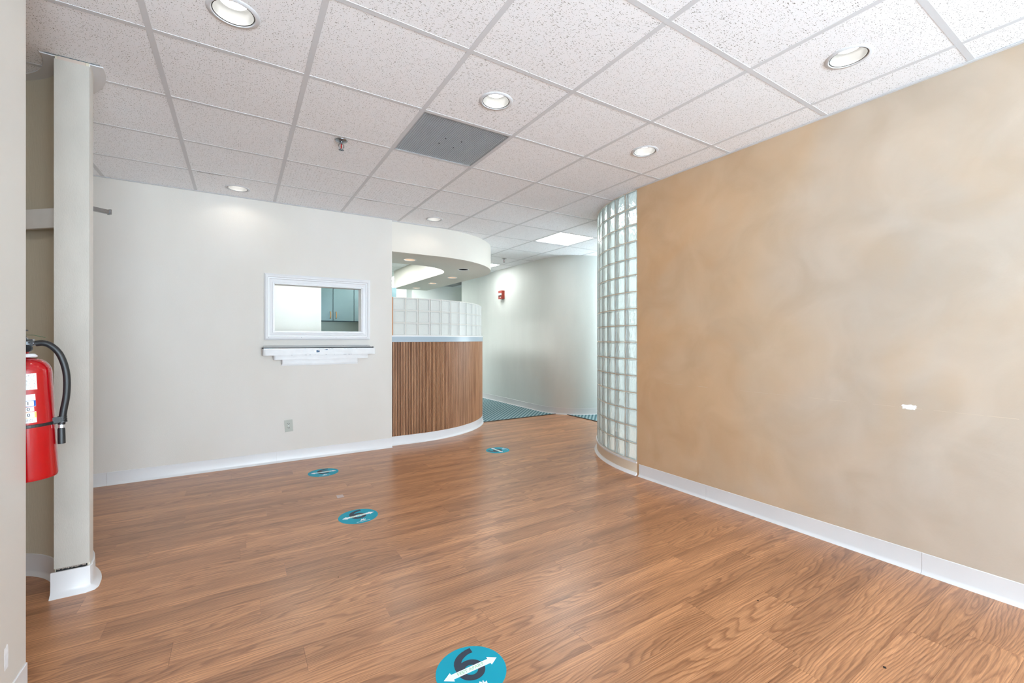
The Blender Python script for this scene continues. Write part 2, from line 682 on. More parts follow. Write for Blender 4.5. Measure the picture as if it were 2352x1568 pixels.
def carpet_mat():
    m = mat('teal_carpet', srgb(96, 134, 146), 0.95, 0, 0.1)
    p = m.node_tree.nodes['Principled BSDF']
    mp = coords(m, (1, 1, 1))
    mp.inputs['Rotation'].default_value = (0, 0, math.radians(45))
    sep = N(m, 'ShaderNodeSeparateXYZ')
    L(m, mp, 'Vector', sep, 'Vector')

    def saw(axis, k):
        a = N(m, 'ShaderNodeMath', _operation='MULTIPLY')
        a.inputs[1].default_value = k
        L(m, sep, axis, a, 0)
        s = N(m, 'ShaderNodeMath', _operation='SINE')
        L(m, a, 'Value', s, 0)
        return s
    s1 = saw('X', 2 * PI / 0.052)
    s2 = saw('Y', 2 * PI / 0.03)
    mu = N(m, 'ShaderNodeMath', _operation='MULTIPLY_ADD')
    mu.inputs[1].default_value = 0.35
    L(m, s2, 'Value', mu, 0)
    L(m, s1, 'Value', mu, 2)
    r = N(m, 'ShaderNodeValToRGB')
    r.color_ramp.elements[0].position = 0.25
    r.color_ramp.elements[0].color = srgb(84, 116, 124)
    r.color_ramp.elements[1].position = 0.8
    r.color_ramp.elements[1].color = srgb(156, 178, 182)
    mr = N(m, 'ShaderNodeMapRange')
    mr.inputs['From Min'].default_value = -1.4
    mr.inputs['From Max'].default_value = 1.4
    L(m, mu, 'Value', mr, 'Value')
    L(m, mr, 'Result', r, 'Fac')
    L(m, r, 'Color', p, 'Base Color')
    return m


M_CARPET = carpet_mat()


def slat_mat():
    m = mat('walnut_slat', srgb(160, 112, 78), 0.45)
    p = m.node_tree.nodes['Principled BSDF']
    mp = coords(m, (26, 26, 1.2))
    n = N(m, 'ShaderNodeTexNoise', Scale=1.6, Detail=4, Roughness=0.6)
    L(m, mp, 'Vector', n, 'Vector')
    r = N(m, 'ShaderNodeValToRGB')
    r.color_ramp.elements[0].position = 0.3
    r.color_ramp.elements[0].color = srgb(128, 84, 54)
    r.color_ramp.elements[1].position = 0.7
    r.color_ramp.elements[1].color = srgb(188, 140, 104)
    L(m, n, 'Fac', r, 'Fac')
    L(m, r, 'Color', p, 'Base Color')
    return m


M_SLAT = slat_mat()
M_SLATBACK = mat('slat_backing', srgb(70, 40, 24), 0.7)

# ------------------------------------------------------------------ key dimensions
YL = 4.816       # reception side wall face
XR = 2.9465      # tan wall face
T = 0.6096
GX0, GY0 = -0.324, 4.8534
XN = -0.607      # near wall face
WOOD_X1, WOOD_Y1 = 4.385, 5.56

# ------------------------------------------------------------------ floor
floor = struct('floor', B(-2.7, 7.2, -5.6, 10.4, -0.12, -0.004), M_SLAB)


def project(x, y, z):
    c, s = math.cos(TH), math.sin(TH)
    a, d = x * c - y * s, x * s + y * c
    if d < 0.05:
        return None
    return 1187.6 + 1002.09 * a / d, 778.88 - 1002.09 * (z - HC) / d


def in_frame(x0, x1, y0, y1, z):
    for i in range(9):
        for j in range(3):
            q = project(x0 + (x1 - x0) * i / 8, y0 + (y1 - y0) * j / 2, z)
            if q and -20 < q[0] < 2372 and -20 < q[1] < 1588:
                return True
    return False


PW, PL = 0.152, 1.2192
known = {-2: 1.715, -1: 1.79, 0: 2.094, 1: 1.718, 2: 1.155, 3: 2.018, 5: 1.43, 10: 0.204, 12: 0.005, 11: 0.62, 4: 0.9, 6: 0.55, 7: 1.0, 8: 1.3, 9: 0.75}
rest = bmesh.new()
cache = {}
FX0, FX1 = -2.6, WOOD_X1
for k in range(-12, 31):
    y0 = 0.965 + PW * k
    y1 = min(y0 + PW, WOOD_Y1)
    if y0 >= WOOD_Y1 - 0.01:
        break
    off = known.get(k, (k * 0.4477 + 0.31 * (k % 3)) % PL)
    i0 = math.floor((FX0 - off) / PL)
    x = off + i0 * PL
    while x < FX1:
        xa, xb = max(x, FX0), min(x + PL, FX1)
        if xb - xa > 0.01:
            g = 0.00025
            vis = in_frame(xa, xb, y0, y1, 0) and y0 > 0.2 and not (xa > 3.05 and y1 < 2.6) and not (xb < -0.75 and y1 < 3.3)
            if vis:
                key = (round(xb - xa, 3), round(y1 - y0, 3))
                if key not in cache:
                    bm = B(g, xb - xa - g, g, y1 - y0 - g, -0.004, 0)
                    me = bpy.data.meshes.new('plank')
                    bm.to_mesh(me)
                    bm.free()
                    me.materials.append(M_FLOOR)
                    cache[key] = me
                o = bpy.data.objects.new('plank', cache[key])
                link(o, floor)
                o.location = (xa, y0, 0)
            else:
                box(rest, xa + g, xb - g, y0 + g, y1 - g, -0.004, 0)
        x += PL
o = mesh_obj('plank_field', rest, M_FLOOR, floor)
o['kind'] = 'stuff'

# carpet beyond the planks, L-shaped
bm = bmesh.new()
prism(bm, [(2.88, WOOD_Y1), (4.27, WOOD_Y1), (4.2, 5.9), (4.2, 8.9), (7.1, 8.9), (7.1, 10.2), (1.87, 10.2), (1.87, 7.61), (3.16, 7.61), (3.16, 6.3)] + arc(1.75, 6.30, 1.42, 0, -28, 8)[1:], -0.0039, 0.005)
prism(bm, [(WOOD_X1, 4.0), (7.1, 4.0), (7.1, 5.15), (4.95, 5.15)] + arc(4.95, 5.9, 0.75, 270, 221, 14)[1:], -0.0039, 0.005)
bmesh.ops.recalc_face_normals(bm, faces=bm.faces)
struct('floor_corridor', bm, M_CARPET)
bm = bmesh.new()
box(bm, 2.4, WOOD_X1 + 0.012, WOOD_Y1 - 0.012, WOOD_Y1 + 0.012, 0, 0.007)
box(bm, WOOD_X1 - 0.012, WOOD_X1 + 0.012, 2.7, WOOD_Y1 - 0.012, 0, 0.007)
struct('trim_1', bevel(bm, 0.002, 1), M_BLACK)
struct('floor_office', B(-2.6, 1.74, 5.56, 6.72, -0.0039, 0.004), M_CARPET)
struct('floor_side', B(2.95 + 0.12, 7.1, -5.5, 2.64, 0.0005, 0.004), M_CARPET)

# ------------------------------------------------------------------ walls
# left (reception side) wall with the pass-through opening
WX0, WX1, WZ0, WZ1 = 0.283, 1.104, 1.270, 1.737
bm = bmesh.new()
y0, y1 = YL, YL + 0.125
box(bm, -2.6, WX0, y0, y1, 0, 2.79)
box(bm, WX1, 1.427, y0, y1, 0, 2.79)
box(bm, WX0, WX1, y0, y1, 0, WZ0)
box(bm, WX0, WX1, y0, y1, WZ1, 2.79)
wall_left = struct('wall_left', bm, M_WALL)
# tan wall
wall_right = struct('wall_right', B(XR, XR + 0.12, -1.0, 2.665, 0, 2.79), M_TAN)
struct('wall_right_bounce', B(XR, XR + 0.12, -5.5, -1.0, 0, 2.79), M_WALL)  # unseen stretch made white instead of tan to bounce neutral light
# added pale floor, unseen behind the camera, bounces neutral light to the ceiling
struct('floor_bounce', B(XN, XR, -5.5, 0.965 - 12 * 0.152, -0.0039, 0.0), mat('bounce_white', srgb(236, 237, 238), 0.5))
# wall behind the camera with the storefront window
bm = bmesh.new()
box(bm, -2.7, -0.45, -5.62, -5.5, 0, 2.79)
box(bm, 2.85, 7.2, -5.62, -5.5, 0, 2.79)
box(bm, -0.45, 2.85, -5.62, -5.5, 0, 0.3)
box(bm, -0.45, 2.85, -5.62, -5.5, 2.45, 2.79)
struct('wall_front', bm, M_WALL)
win = struct('window_2', B(-0.45, 2.85, -5.59, -5.53, 0.3, 0.36), M_ALU)
bm = bmesh.new()
for a, b in ((-0.45, -0.39), (0.62, 0.68), (1.72, 1.78), (2.79, 2.85)):
    box(bm, a, b, -5.59, -5.53, 0.36, 2.39)
box(bm, -0.45, 2.85, -5.59, -5.53, 2.39, 2.45)
mesh_obj('window_frame', bm, M_ALU, win)
# near wall at the left edge of the view
wall_near = struct('wall_entry', bevel(B(XN - 0.113, XN, -5.5, 2.132, 0, 2.79), 0.004, 2), M_ENTRY)
# enclosing walls out of view
struct('wall_west', B(-2.72, -2.6, -5.5, 10.3, 0, 2.79), M_NICHE)
struct('wall_east', B(7.1, 7.22, -5.5, 10.3, 0, 2.79), M_CORR)
struct('wall_end', B(-2.7, 7.2, 10.2, 10.32, 0, 2.79), M_OFFICE)
struct('wall_office', B(-2.6, 1.985, 6.72, 6.84, 0, 2.79), M_SAGE)
# white partition just behind the pass-through
struct('wall_partition', B(-2.6, 0.896, 6.12, 6.20, 0, 2.79), M_OFFICE)

# curved stub wall at the left, end cap towards the room
CXn, CYn = XN - 0.53, 2.87
out_p = [(XN, 2.87)] + arc(CXn, CYn, 0.53, 0, 90, 24)[1:] + [(-2.6, CYn + 0.53)]
in_p = [(XN - 0.117, 2.87)] + arc(CXn, CYn, 0.413, 0, 90, 24)[1:] + [(-2.6, CYn + 0.413)]
bm = bmesh.new()
band(bm, out_p, in_p, 0, 2.79)
wall_stub = struct('wall_niche', bm, M_NICHE, smooth=True)
# white painted skins: rounded outer face and rough end cap
bm = bmesh.new()
band(bm, offset(out_p, -0.003), out_p, 0.0, CZ)
struct('trim_2', bm, M_ENTRY, smooth=True)
bm = bmesh.new()
box(bm, XN - 0.118, XN + 0.0028, 2.862, 2.87, 0.127, CZ - 0.018)
cap = struct('trim_3', bevel(bm, 0.002, 2), M_CAP)
bm = B(XN - 0.112, XN - 0.006, 2.8655, 2.8705, 0.0, 0.13)
mesh_obj('raw_edge', bm, M_DARK, cap)
bm = bmesh.new()
for i in range(16):
    x = XN - 0.11 + i * 0.0063
    box(bm, x, x + 0.005, 2.8625, 2.869, 0.119 + random.uniform(0, 0.006), 0.1275)
o = mesh_obj('crumbled_plaster', bm, M_PLASTER, cap)
o['kind'] = 'stuff'
mesh_obj('bare_strip', B(XN - 0.108, XN - 0.012, 2.864, 2.87, CZ - 0.018, CZ - 0.002), mat('bare_strip', srgb(190, 172, 160), 0.8), cap)

# corridor wall with its rounded nose
cp = [(7.1, 5.15), (4.95, 5.15)] + arc(4.95, 5.9, 0.75, 270, 180, 28)[1:] + [(4.2, 8.9), (7.1, 8.9)]
ci = offset(cp, -0.12)
bm = bmesh.new()
band(bm, cp, ci, 0, 2.79)
struct('wall_corridor', bm, M_CORR, smooth=True)

# far office: tall grey post and lower wall behind it
bm = bmesh.new()
box(bm, 2.94, 3.05, 8.9, 9.02, 0, 2.79)
pill = struct('wall_post', bm, M_OFFICE)
mesh_obj('low_wall', B(2.96, 3.03, 9.02, 10.2, 0, 2.24), M_SOFFIT, pill)
struct('wall_sage', B(1.985, 2.96, 9.75, 9.85, 0, 2.79), M_SAGE)

# ------------------------------------------------------------------ ceiling
ceiling = struct('ceiling', B(-2.7, 7.2, -5.6, 10.4, 2.80, 2.92), M_WHITE)


def tile_xy(i, j):  # i to the right, j towards the camera
    return GX0 + T * i, GY0 - T * (j + 1)


LIGHT_TILES = {}
DOWN = [((0, 3), 'large'), ((2, 4), 'mid'), ((4, 6), 'right'), ((4, 4), 'wall'), ((0, 0), 'left'), ((3, 0), 'counter')]
down_xy = {'large': (-0.019, 2.11), 'mid': (1.205, 2.11), 'right': (2.41, 0.891), 'wall': (2.41, 2.11), 'left': (-0.01, 4.549), 'counter': (1.815, 4.549)}
TROFFERS_AND_FILL = [(6, 0), (6, -4), (1, -2), (3, -3), (3, -5), (3, -2), (7, 4), (6, 2), (6, 7), (9, 2), (6, 9), (1, -7), (3, -8), (5, -8), (-3, 5)]  # only the corridor pair is seen; the others are added unseen fill panels
VENTS = [(2, 3), (7, -8), (7, -9)]
TROFFERS_AND_FILL = [t for t in TROFFERS_AND_FILL if t not in VENTS]
FISS = {(2, 5), (2, 4), (1, 5), (3, 6), (1, 1), (2, 1), (1, 0)}
EPS = 0.0125
tile_me = {}


def tile_mesh(key, bm, m):
    me = bpy.data.meshes.new('tile')
    bm.to_mesh(me)
    bm.free()
    me.materials.append(m)
    tile_me[key] = me
    return me


tile_mesh('A', B(0, T - 0.006, 0, T - 0.006, 0, 0.016), M_TILE)
tile_mesh('F', B(0, T - 0.006, 0, T - 0.006, 0, 0.016), M_TILEF)
restt = bmesh.new()
for i in range(-4, 13):
    for j in range(-9, 18):
        if (i, j) in TROFFERS_AND_FILL or (i, j) in VENTS:
            continue
        x0, y0 = tile_xy(i, j)
        x1, y1 = x0 + T, y0 + T
        if y0 > 10.2 or x0 > 7.1 or y1 < -5.5 or x1 < -2.6:
            continue
        vis = in_frame(x0, x1, y0, y1, CZ) and y1 > 0.3
        if x0 > XR and y1 < 2.7:
            vis = False
        if x0 > 4.3 and y0 > 5.2:
            vis = False
        if x0 > 5.2:
            vis = False
        if y0 > YL and x1 < 1.4:
            vis = False
        if x1 < -0.7 and y0 < 2.0:
            vis = False
        if vis:
            m = 'F' if (i, j) in FISS else 'A'
            o = bpy.data.objects.new('tile', tile_me[m])
            link(o, ceiling)
            dz = random.uniform(-0.0006, 0.0012)
            o.location = (x0 + 0.003, y0 + 0.003, CZ + 0.001 + dz * 0.5)
            for (tij, nm) in DOWN:
                cx, cy = down_xy[nm]
                if x0 < cx < x1 and y0 < cy < y1:
                    o.data = o.data.copy()
                    keep = tuple(o.location)
                    o.location = (0, 0, 0)
                    o.parent = None
                    for v in o.data.vertices:
                        v.co += Vector(keep)
                    cut_holes(o, [(cx, cy, 0.079)], CZ - 0.1, CZ + 0.1)
                    for v in o.data.vertices:
                        v.co -= Vector(keep)
                    o.location = keep
                    o.parent = ceiling
        else:
            box(restt, x0 + 0.003, x1 - 0.003, y0 + 0.003, y1 - 0.003, CZ + 0.001, CZ + 0.017)
o = mesh_obj('tile_field', restt, M_TILE, ceiling)
o['kind'] = 'stuff'
W = 0.012
for i in range(-3, 13):
    x = GX0 + T * i
    y0, y1 = -5.5, 10.2
    mesh_obj('grid_tee', B(x - W, x + W, y0, y1, CZ - 0.0005, CZ + 0.0012), M_TEE, ceiling)
for k in range(-16, 9):
    y = GY0 + T * k
    mesh_obj('grid_tee', B(-2.6, 7.1, y - W, y + W, CZ - 0.0004, CZ + 0.0012), M_TEE, ceiling)
# dark gaps where a few tiles sit crooked
for (xa, ya, xb, yb) in ((0.95, 4.258, 1.12, 4.258), (-0.28, 4.258, -0.12, 4.258)):
    mesh_obj('gap', B(xa, xb, ya, ya + 0.002, CZ - 0.0008, CZ + 0.001), M_DARK, ceiling)

# ------------------------------------------------------------------ trim: ceiling angles and vinyl base
AN = [(0, CZ - 0.004), (0.02, CZ - 0.004), (0.02, CZ - 0.001), (0, CZ - 0.001)]
BASE = [(0, 0.0), (0.019, 0.0), (0.0165, 0.004), (0.0075, 0.011), (0.004, 0.022), (0.004, 0.103), (0.002, 0.105), (0, 0.105)]


def angle(n, path):
    bm = bmesh.new()
    sweep(bm, path, AN)
    struct('trim_%d' % n, bm, M_TEE)


angle(4, [(1.427, YL), (-2.6, YL)])
angle(5, [(XR, -5.5), (XR, 2.665)])
angle(6, [(1.43, 4.87), (1.97, 4.87)][::-1] + [])
# wide flexible white angle round both sides of the curved stub wall
WIDE = [(0, CZ - 0.005), (0.05, CZ - 0.005), (0.05, CZ - 0.0008), (0, CZ - 0.0008)]
bm = bmesh.new()
sweep(bm, list(reversed(out_p))[1:], WIDE)
struct('trim_7', bm, M_TRIM, smooth=True)
bm = bmesh.new()
sweep(bm, in_p[:-1], WIDE)
struct('trim_8', bm, M_TRIM, smooth=True)
struct('trim_9', B(XN - 0.15, XN + 0.04, 2.860, 2.862, CZ - 0.002, CZ - 0.0008), M_BLUEEDGE)


def base_run(name, segs, material=M_BASE, prof=BASE):
    """a vinyl base run: first piece is the object, the others its children"""
    root = None
    for s in segs:
        bm = bmesh.new()
        sweep(bm, s, prof)
        if root is None:
            root = struct(name, bm, material, smooth=True)
        else:
            mesh_obj('base_piece', bm, material, root, smooth=True)
    return root


base_run('baseboard_left', [[(0.305, YL), (-0.912, YL)], [(1.427, YL), (0.3065, YL)], [(-0.9135, YL), (-2.6, YL)]])
base_run('baseboard_right', [[(XR, 0.7702), (XR, 1.991)], [(XR, -5.5), (XR, 0.769)], [(XR, 1.9925), (XR, 2.64)]])
base_run('baseboard_entry', [[(XN, 2.132), (XN, -5.5)]])
base_run('baseboard_corridor', [[cp[0], cp[1]] + cp[2:24], cp[23:-1]])
# peeling base round the stub wall's end cap
PEEL = [(0, 0.0), (0.034, 0.0), (0.030, 0.004), (0.017, 0.016), (0.012, 0.030), (0.010, 0.112), (0.008, 0.114), (0.0, 0.114)]
pp = [(XN - 0.127, 2.862), (XN - 0.012, 2.862), (XN - 0.003, 2.866), (XN, 2.875)]
rp = pp + [(p[0], p[1]) for p in out_p[2:]]
bm = bmesh.new()
sweep(bm, list(reversed(rp)), PEEL)
struct('baseboard_stub', bm, M_BASE, smooth=True)
bm = bmesh.new()
sweep(bm, in_p[:-1], BASE)
struct('baseboard_niche', bm, M_BASE, smooth=True)

# ------------------------------------------------------------------ spackle patches and scratches on the walls
def blob(n, w, h, rag, seed):
    r = random.Random(seed)
    pts = []
    for i in range(n):
        a = 2 * PI * i / n
        k = 1 + r.uniform(-rag, rag)
        s = abs(math.cos(a)) ** 0.6 * (1 if math.cos(a) > 0 else -1)
        q = abs(math.sin(a)) ** 0.6 * (1 if math.sin(a) > 0 else -1)
        pts.append((s * w / 2 * k, q * h / 2 * k))
    return pts


bm = bmesh.new()
MR = Matrix.Translation((XR - 0.0006, 0.822, 0.842)) @ Matrix(((0, 0, 1, 0), (1, 0, 0, 0), (0, 1, 0, 0), (0, 0, 0, 1)))
prism(bm, blob(26, 0.06, 0.024, 0.22, 3), 0, 0.0007, MR)
mesh_obj('spackle_patch', bm, M_PATCH, wall_right)
bm = bmesh.new()
ys = [0.44 + 0.11 * i for i in range(21)]
for a, b in zip(ys, ys[1:]):
    if random.random() < 0.6:
        box(bm, XR - 0.0004, XR, a, b - random.uniform(0.01, 0.05), 0.8365 + random.uniform(-0.0006, 0.0006), 0.8378)
mesh_obj('scratch', bm, mat('scratch', srgb(204, 188, 168), 0.5), wall_right)
bm = bmesh.new()
ME = Matrix.Translation((XN, 1.985, 0.21)) @ Matrix(((0, 0, 1, 0), (1, 0, 0, 0), (0, 1, 0, 0), (0, 0, 0, 1)))
prism(bm, blob(22, 0.028, 0.075, 0.12, 5), 0, 0.0002, ME)
mesh_obj('spackle_patch', bm, M_PATCH, wall_near)

# ------------------------------------------------------------------ pass-through window casing
win1 = bpy.data.objects.new('window_1', None)
link(win1)
win1['kind'] = 'structure'
OX0, OX1, OZ0, OZ1 = 0.203, 1.185, 1.190, 1.826
# moulded profile from outer edge (0) to the opening (1): (fraction, height off the wall)
MP = [(0.0, 0.0), (0.0, 0.020), (0.10, 0.024), (0.13, 0.030), (0.34, 0.032), (0.40, 0.026), (0.52, 0.026), (0.58, 0.019), (0.86, 0.014), (0.90, 0.017), (1.0, 0.017), (1.0, 0.0)]


def casing(c0o, c1o, c0i, c1i):
    bm = bmesh.new()
    rings = []
    for o_, i_ in ((c0o, c0i), (c1o, c1i)):
        rings.append([bm.verts.new((o_[0] + (i_[0] - o_[0]) * f, YL - h, o_[1] + (i_[1] - o_[1]) * f)) for f, h in MP])
    a, b = rings
    for k in range(len(MP)):
        bm.faces.new((a[k], a[(k + 1) % len(MP)], b[(k + 1) % len(MP)], b[k]))
    bm.faces.new(a)
    bm.faces.new(b[::-1])
    bmesh.ops.recalc_face_normals(bm, faces=bm.faces)
    mesh_obj('casing', bm, M_TRIM, win1)


oc = [(OX0, OZ0), (OX1, OZ0), (OX1, OZ1), (OX0, OZ1)]
ic = [(WX0, WZ0), (WX1, WZ0), (WX1, WZ1), (WX0, WZ1)]
for k in range(4):
    casing(oc[k], oc[(k + 1) % 4], ic[k], ic[(k + 1) % 4])
bm = bmesh.new()
g = 0.006
box(bm, WX0, WX0 + g, YL - 0.004, YL + 0.13, WZ0, WZ1)
box(bm, WX1 - g, WX1, YL - 0.004, YL + 0.13, WZ0, WZ1)
box(bm, WX0, WX1, YL - 0.004, YL + 0.13, WZ1 - g, WZ1)
box(bm, WX0, WX1, YL - 0.004, YL + 0.13, WZ0, WZ0 + g)
mesh_obj('jamb', bm, M_WHITE, win1)
bm = bmesh.new()
for x in (0.235, 0.52, 0.84, 1.14):
    solid_lathe(bm, [(0.003, 0), (0.003, 0.002)], 8, M=Matrix.Translation((x, YL - 0.030, 1.213)) @ Matrix.Rotation(PI / 2, 4, 'X'))
mesh_obj('nail_head', bm, mat('nail', srgb(150, 150, 150), 0.5), win1)

# ------------------------------------------------------------------ transaction shelf under the window
sh = thing('transaction_shelf', 'white stepped shelf with a black edge strip on the wall below the window opening', 'shelf', (0.69, YL, 1.1))


def tier(name, x0, x1, dep, z0, z1, rad, m, parent):
    bm = bmesh.new()
    pts = [(x1, YL), (x0, YL)]
    pts += [(x0 + rad - rad * math.cos(math.radians(a)), YL - dep + rad - rad * math.sin(math.radians(a))) for a in (0, 22, 45, 68, 90)]
    pts += [(x1 - rad + rad * math.sin(math.radians(a)), YL - dep + rad - rad * math.cos(math.radians(a))) for a in (0, 22, 45, 68, 90)]
    pts = [(p[0] - 0.69, p[1] - YL) for p in pts]
    prism(bm, pts, z0 - 1.1, z1 - 1.1)
    bmesh.ops.recalc_face_normals(bm, faces=bm.faces)
    o = mesh_obj(name, bm, m, parent, smooth=True)
    return o


M_SHELF = mottled('worn_white_paint', srgb(218, 218, 219), srgb(224, 224, 225), 12, 0.45)
tier('shelf_board', 0.185, 1.225, 0.10, 1.040, 1.104, 0.03, M_SHELF, sh)
tier('bracket_tier', 0.275, 1.155, 0.075, 0.997, 1.040, 0.022, M_SHELF, sh)
tier('bracket_tier', 0.345, 1.055, 0.05, 0.952, 0.997, 0.015, M_SHELF, sh)
tier('backing_strip', 0.345, 1.06, 0.012, 0.937, 0.952, 0.002, M_SHELF, sh)
bm = bmesh.new()
v = [(-0.495, 0, 0.035), (0.49, 0, 0.035), (0.49, -0.088, 0.013), (-0.495, -0.088, 0.013), (-0.495, 0, 0.004), (0.49, 0, 0.004), (0.49, -0.088, 0.004), (-0.495, -0.088, 0.004)]
v = [bm.verts.new(p) for p in v]
for f in ((0, 1, 2, 3), (7, 6, 5, 4), (0, 4, 5, 1), (3, 2, 6, 7), (0, 3, 7, 4), (1, 5, 6, 2)):
    bm.faces.new([v[i] for i in f])
bmesh.ops.recalc_face_normals(bm, faces=bm.faces)
tag(mesh_obj('metal_plate', bm, M_ALU, sh), 'brushed metal plate on top')
bm = bmesh.new()
tube(bm, [(-0.512, -0.090, 0.011), (-0.49, -0.092, 0.0105), (0.0, -0.093, 0.0105), (0.49, -0.092, 0.0105), (0.512, -0.088, 0.012)], [0.0065, 0.005, 0.005, 0.005, 0.0065], 10)
tag(mesh_obj('edge_strip', bm, M_BLACK, sh, smooth=True), 'black rubber edge strip')
bm = bmesh.new()
for x in (-0.21, 0.22, 0.46):
    solid_lathe(bm, [(0.004, 0), (0.002, 0.002)], 10, (x, -0.03, 0.0275))
mesh_obj('screw_head', bm, M_CHROME, sh)['kind'] = 'stuff'
for (cx, cz, w, h, s) in ((0.02, -0.025, 0.028, 0.022, 2), (-0.005, -0.023, 0.018, 0.012, 8)):
    bm = bmesh.new()
    MS = Matrix.Translation((cx - 0.05, -0.1, cz)) @ Matrix(((1, 0, 0, 0), (0, 0, -1, 0), (0, 1, 0, 0), (0, 0, 0, 1)))
    prism(bm, blob(14, w, h, 0.25, s), 0, 0.0007, MS)
    tag(mesh_obj('scuff', bm, M_BLUESCUFF if s == 2 else M_PATCH, sh))
bm = bmesh.new()
MS = Matrix.Translation((0.045, -0.1, -0.006)) @ Matrix(((1, 0, 0, 0), (0, 0, -1, 0), (0, 1, 0, 0), (0, 0, 0, 1)))
prism(bm, [(-0.016, 0.003), (-0.004, -0.004), (0.012, -0.006), (0.016, 0.001), (0.006, 0.004), (0.0, -0.001)], 0, 0.0007, MS)
mesh_obj('scuff', bm, M_BLUESCUFF, sh)
bm = bmesh.new()
for i in range(26):
    x = random.uniform(-0.28, 0.4)
    z = random.choice((0.0005, -0.0595)) + random.uniform(-0.001, 0.001)
    w = random.uniform(0.003, 0.02)
    box(bm, x, x + w, -0.1008, -0.1, z, z + 0.0022)
o = mesh_obj('paint_chip', bm, mat('chip', srgb(120, 122, 134), 0.6), sh)
o['kind'] = 'stuff'

# ------------------------------------------------------------------ wall outlet
ou = thing('wall_outlet', 'grey beige duplex power outlet low on the wall under the shelf', 'outlet', (0.410, YL, 0.347), (0, math.radians(-3.5), 0))
mesh_obj('cover_plate', bevel(B(-0.036, 0.036, -0.006, 0, -0.058, 0.058), 0.003, 3), M_OUTLET, ou, smooth=True)
for s in (1, -1):
    bm = bmesh.new()
    pts = [(0.0165 * math.cos(a), max(-0.0125, min(0.0125, 0.0165 * math.sin(a)))) for a in [2 * PI * i / 28 for i in range(28)]]
    MO = Matrix.Translation((0, -0.006, 0.0195 * s)) @ Matrix(((1, 0, 0, 0), (0, 0, -1, 0), (0, 1, 0, 0), (0, 0, 0, 1)))
    prism(bm, pts, 0, 0.0022, MO)
    rc = mesh_obj('receptacle', bm, M_OUTLET, ou)
    bm = bmesh.new()
    box(bm, -0.0085, -0.0055, -0.0086, -0.0075, 0.0195 * s - 0.001, 0.0195 * s + 0.0085)
    box(bm, 0.0055, 0.0085, -0.0086, -0.0075, 0.0195 * s - 0.001, 0.0195 * s + 0.0085)
    solid_lathe(bm, [(0.0027, 0), (0.0027, 0.001)], 10, M=Matrix.Translation((0, -0.0076, 0.0195 * s - 0.0065)) @ Matrix.Rotation(PI / 2, 4, 'X'))
    mesh_obj('slot', bm, M_DARK, rc)
bm = bmesh.new()
solid_lathe(bm, [(0.003, 0), (0.003, 0.0015)], 12, M=Matrix.Translation((0, -0.006, 0)) @ Matrix.Rotation(PI / 2, 4, 'X'))
mesh_obj('screw', bm, M_CHROME, ou)

# ------------------------------------------------------------------ soffit over the counter (J-shaped, hung from the ceiling)
SZ = 2.178
outer = [(-0.2, 4.945), (1.425, 4.945), (1.425, 4.87), (1.97, 4.87)] + arc(1.97, 6.12, 1.25, -90, 0, 36)[1:] + [(3.2, 8.42)]
inner = [(2.53, 8.42), (2.57, 6.15)] + arc(2.0, 6.17, 0.57, 0, -90, 20)[1:] + [(-0.2, 5.6)]
bm = bmesh.new()
prism(bm, outer + inner, SZ, CZ + 0.0)
bmesh.ops.recalc_face_normals(bm, faces=bm.faces)
soffit = mesh_obj('soffit', bm, M_SOFFIT, smooth=True)
soffit['kind'] = 'structure'
SOFF = [(1.779, 5.27, 'first'), (2.669, 5.604, 'unlit'), (2.87, 6.43, 'c'), (2.87, 7.27, 'd'), (2.87, 8.1, 'e')]
cut_holes(soffit, [(x, y, 0.07) for x, y, _ in SOFF], SZ - 0.05, SZ + 0.09)
for p in soffit.data.polygons:
    p.use_smooth = True
soffit.data.set_sharp_from_angle(angle=math.radians(35))
M_BULB = emis('reflector_bulb', (1.0, 0.9, 0.75, 1), 3.0)
lab = {'first': 'lit round recessed spotlight in the soffit nearest the left wall end',
       'unlit': 'unlit dark recessed spotlight at the rounded nose of the soffit',
       'c': 'lit recessed spotlight in the straight soffit arm nearest the rounded nose',
       'd': 'lit recessed spotlight in the middle of the receding soffit arm',
       'e': 'lit recessed spotlight at the far end of the receding soffit arm'}
for x, y, k in SOFF:
    t = thing('soffit_light', lab[k], 'ceiling light', (x, y, SZ), group='small recessed lights in the soffit')
    bm = bmesh.new()
    lathe(bm, [(0.068, 0.02), (0.068, -0.001), (0.078, -0.0035), (0.083, -0.001), (0.083, 0.0), (0.0695, 0.0), (0.0695, 0.02)], 36)
    bmesh.ops.recalc_face_normals(bm, faces=bm.faces)
    mesh_obj('trim_ring', bm, M_WHITE, t, smooth=True)
    if k == 'unlit':
        bm = bmesh.new()
        lathe(bm, [(0.067, 0.002), (0.055, 0.06), (0.0001, 0.065)], 32)
        mesh_obj('baffle', bm, M_DARK, t, smooth=True)
    else:
        bm = bmesh.new()
        lathe(bm, [(0.067, 0.002), (0.06, 0.03), (0.05, 0.06), (0.0001, 0.062)], 32)
        mesh_obj('baffle', bm, mat('baffle_tan', srgb(200, 180, 160), 0.35), t, smooth=True)
        bm = bmesh.new()
        solid_lathe(bm, [(0.045, 0.04), (0.045, 0.055)], 24)
        mesh_obj('bulb', bm, M_BULB, t, smooth=True)

# ------------------------------------------------------------------ reception counter
RC = thing('reception_counter', 'curved reception counter clad in vertical brown slats with glass block screen on top', 'reception desk', (1.75, 6.3, 0))
path = [(1.40, 4.90), (1.75, 4.90)] + arc(1.75, 6.30, 1.40, -90, 0, 60)[1:] + [(3.15, 7.6)]


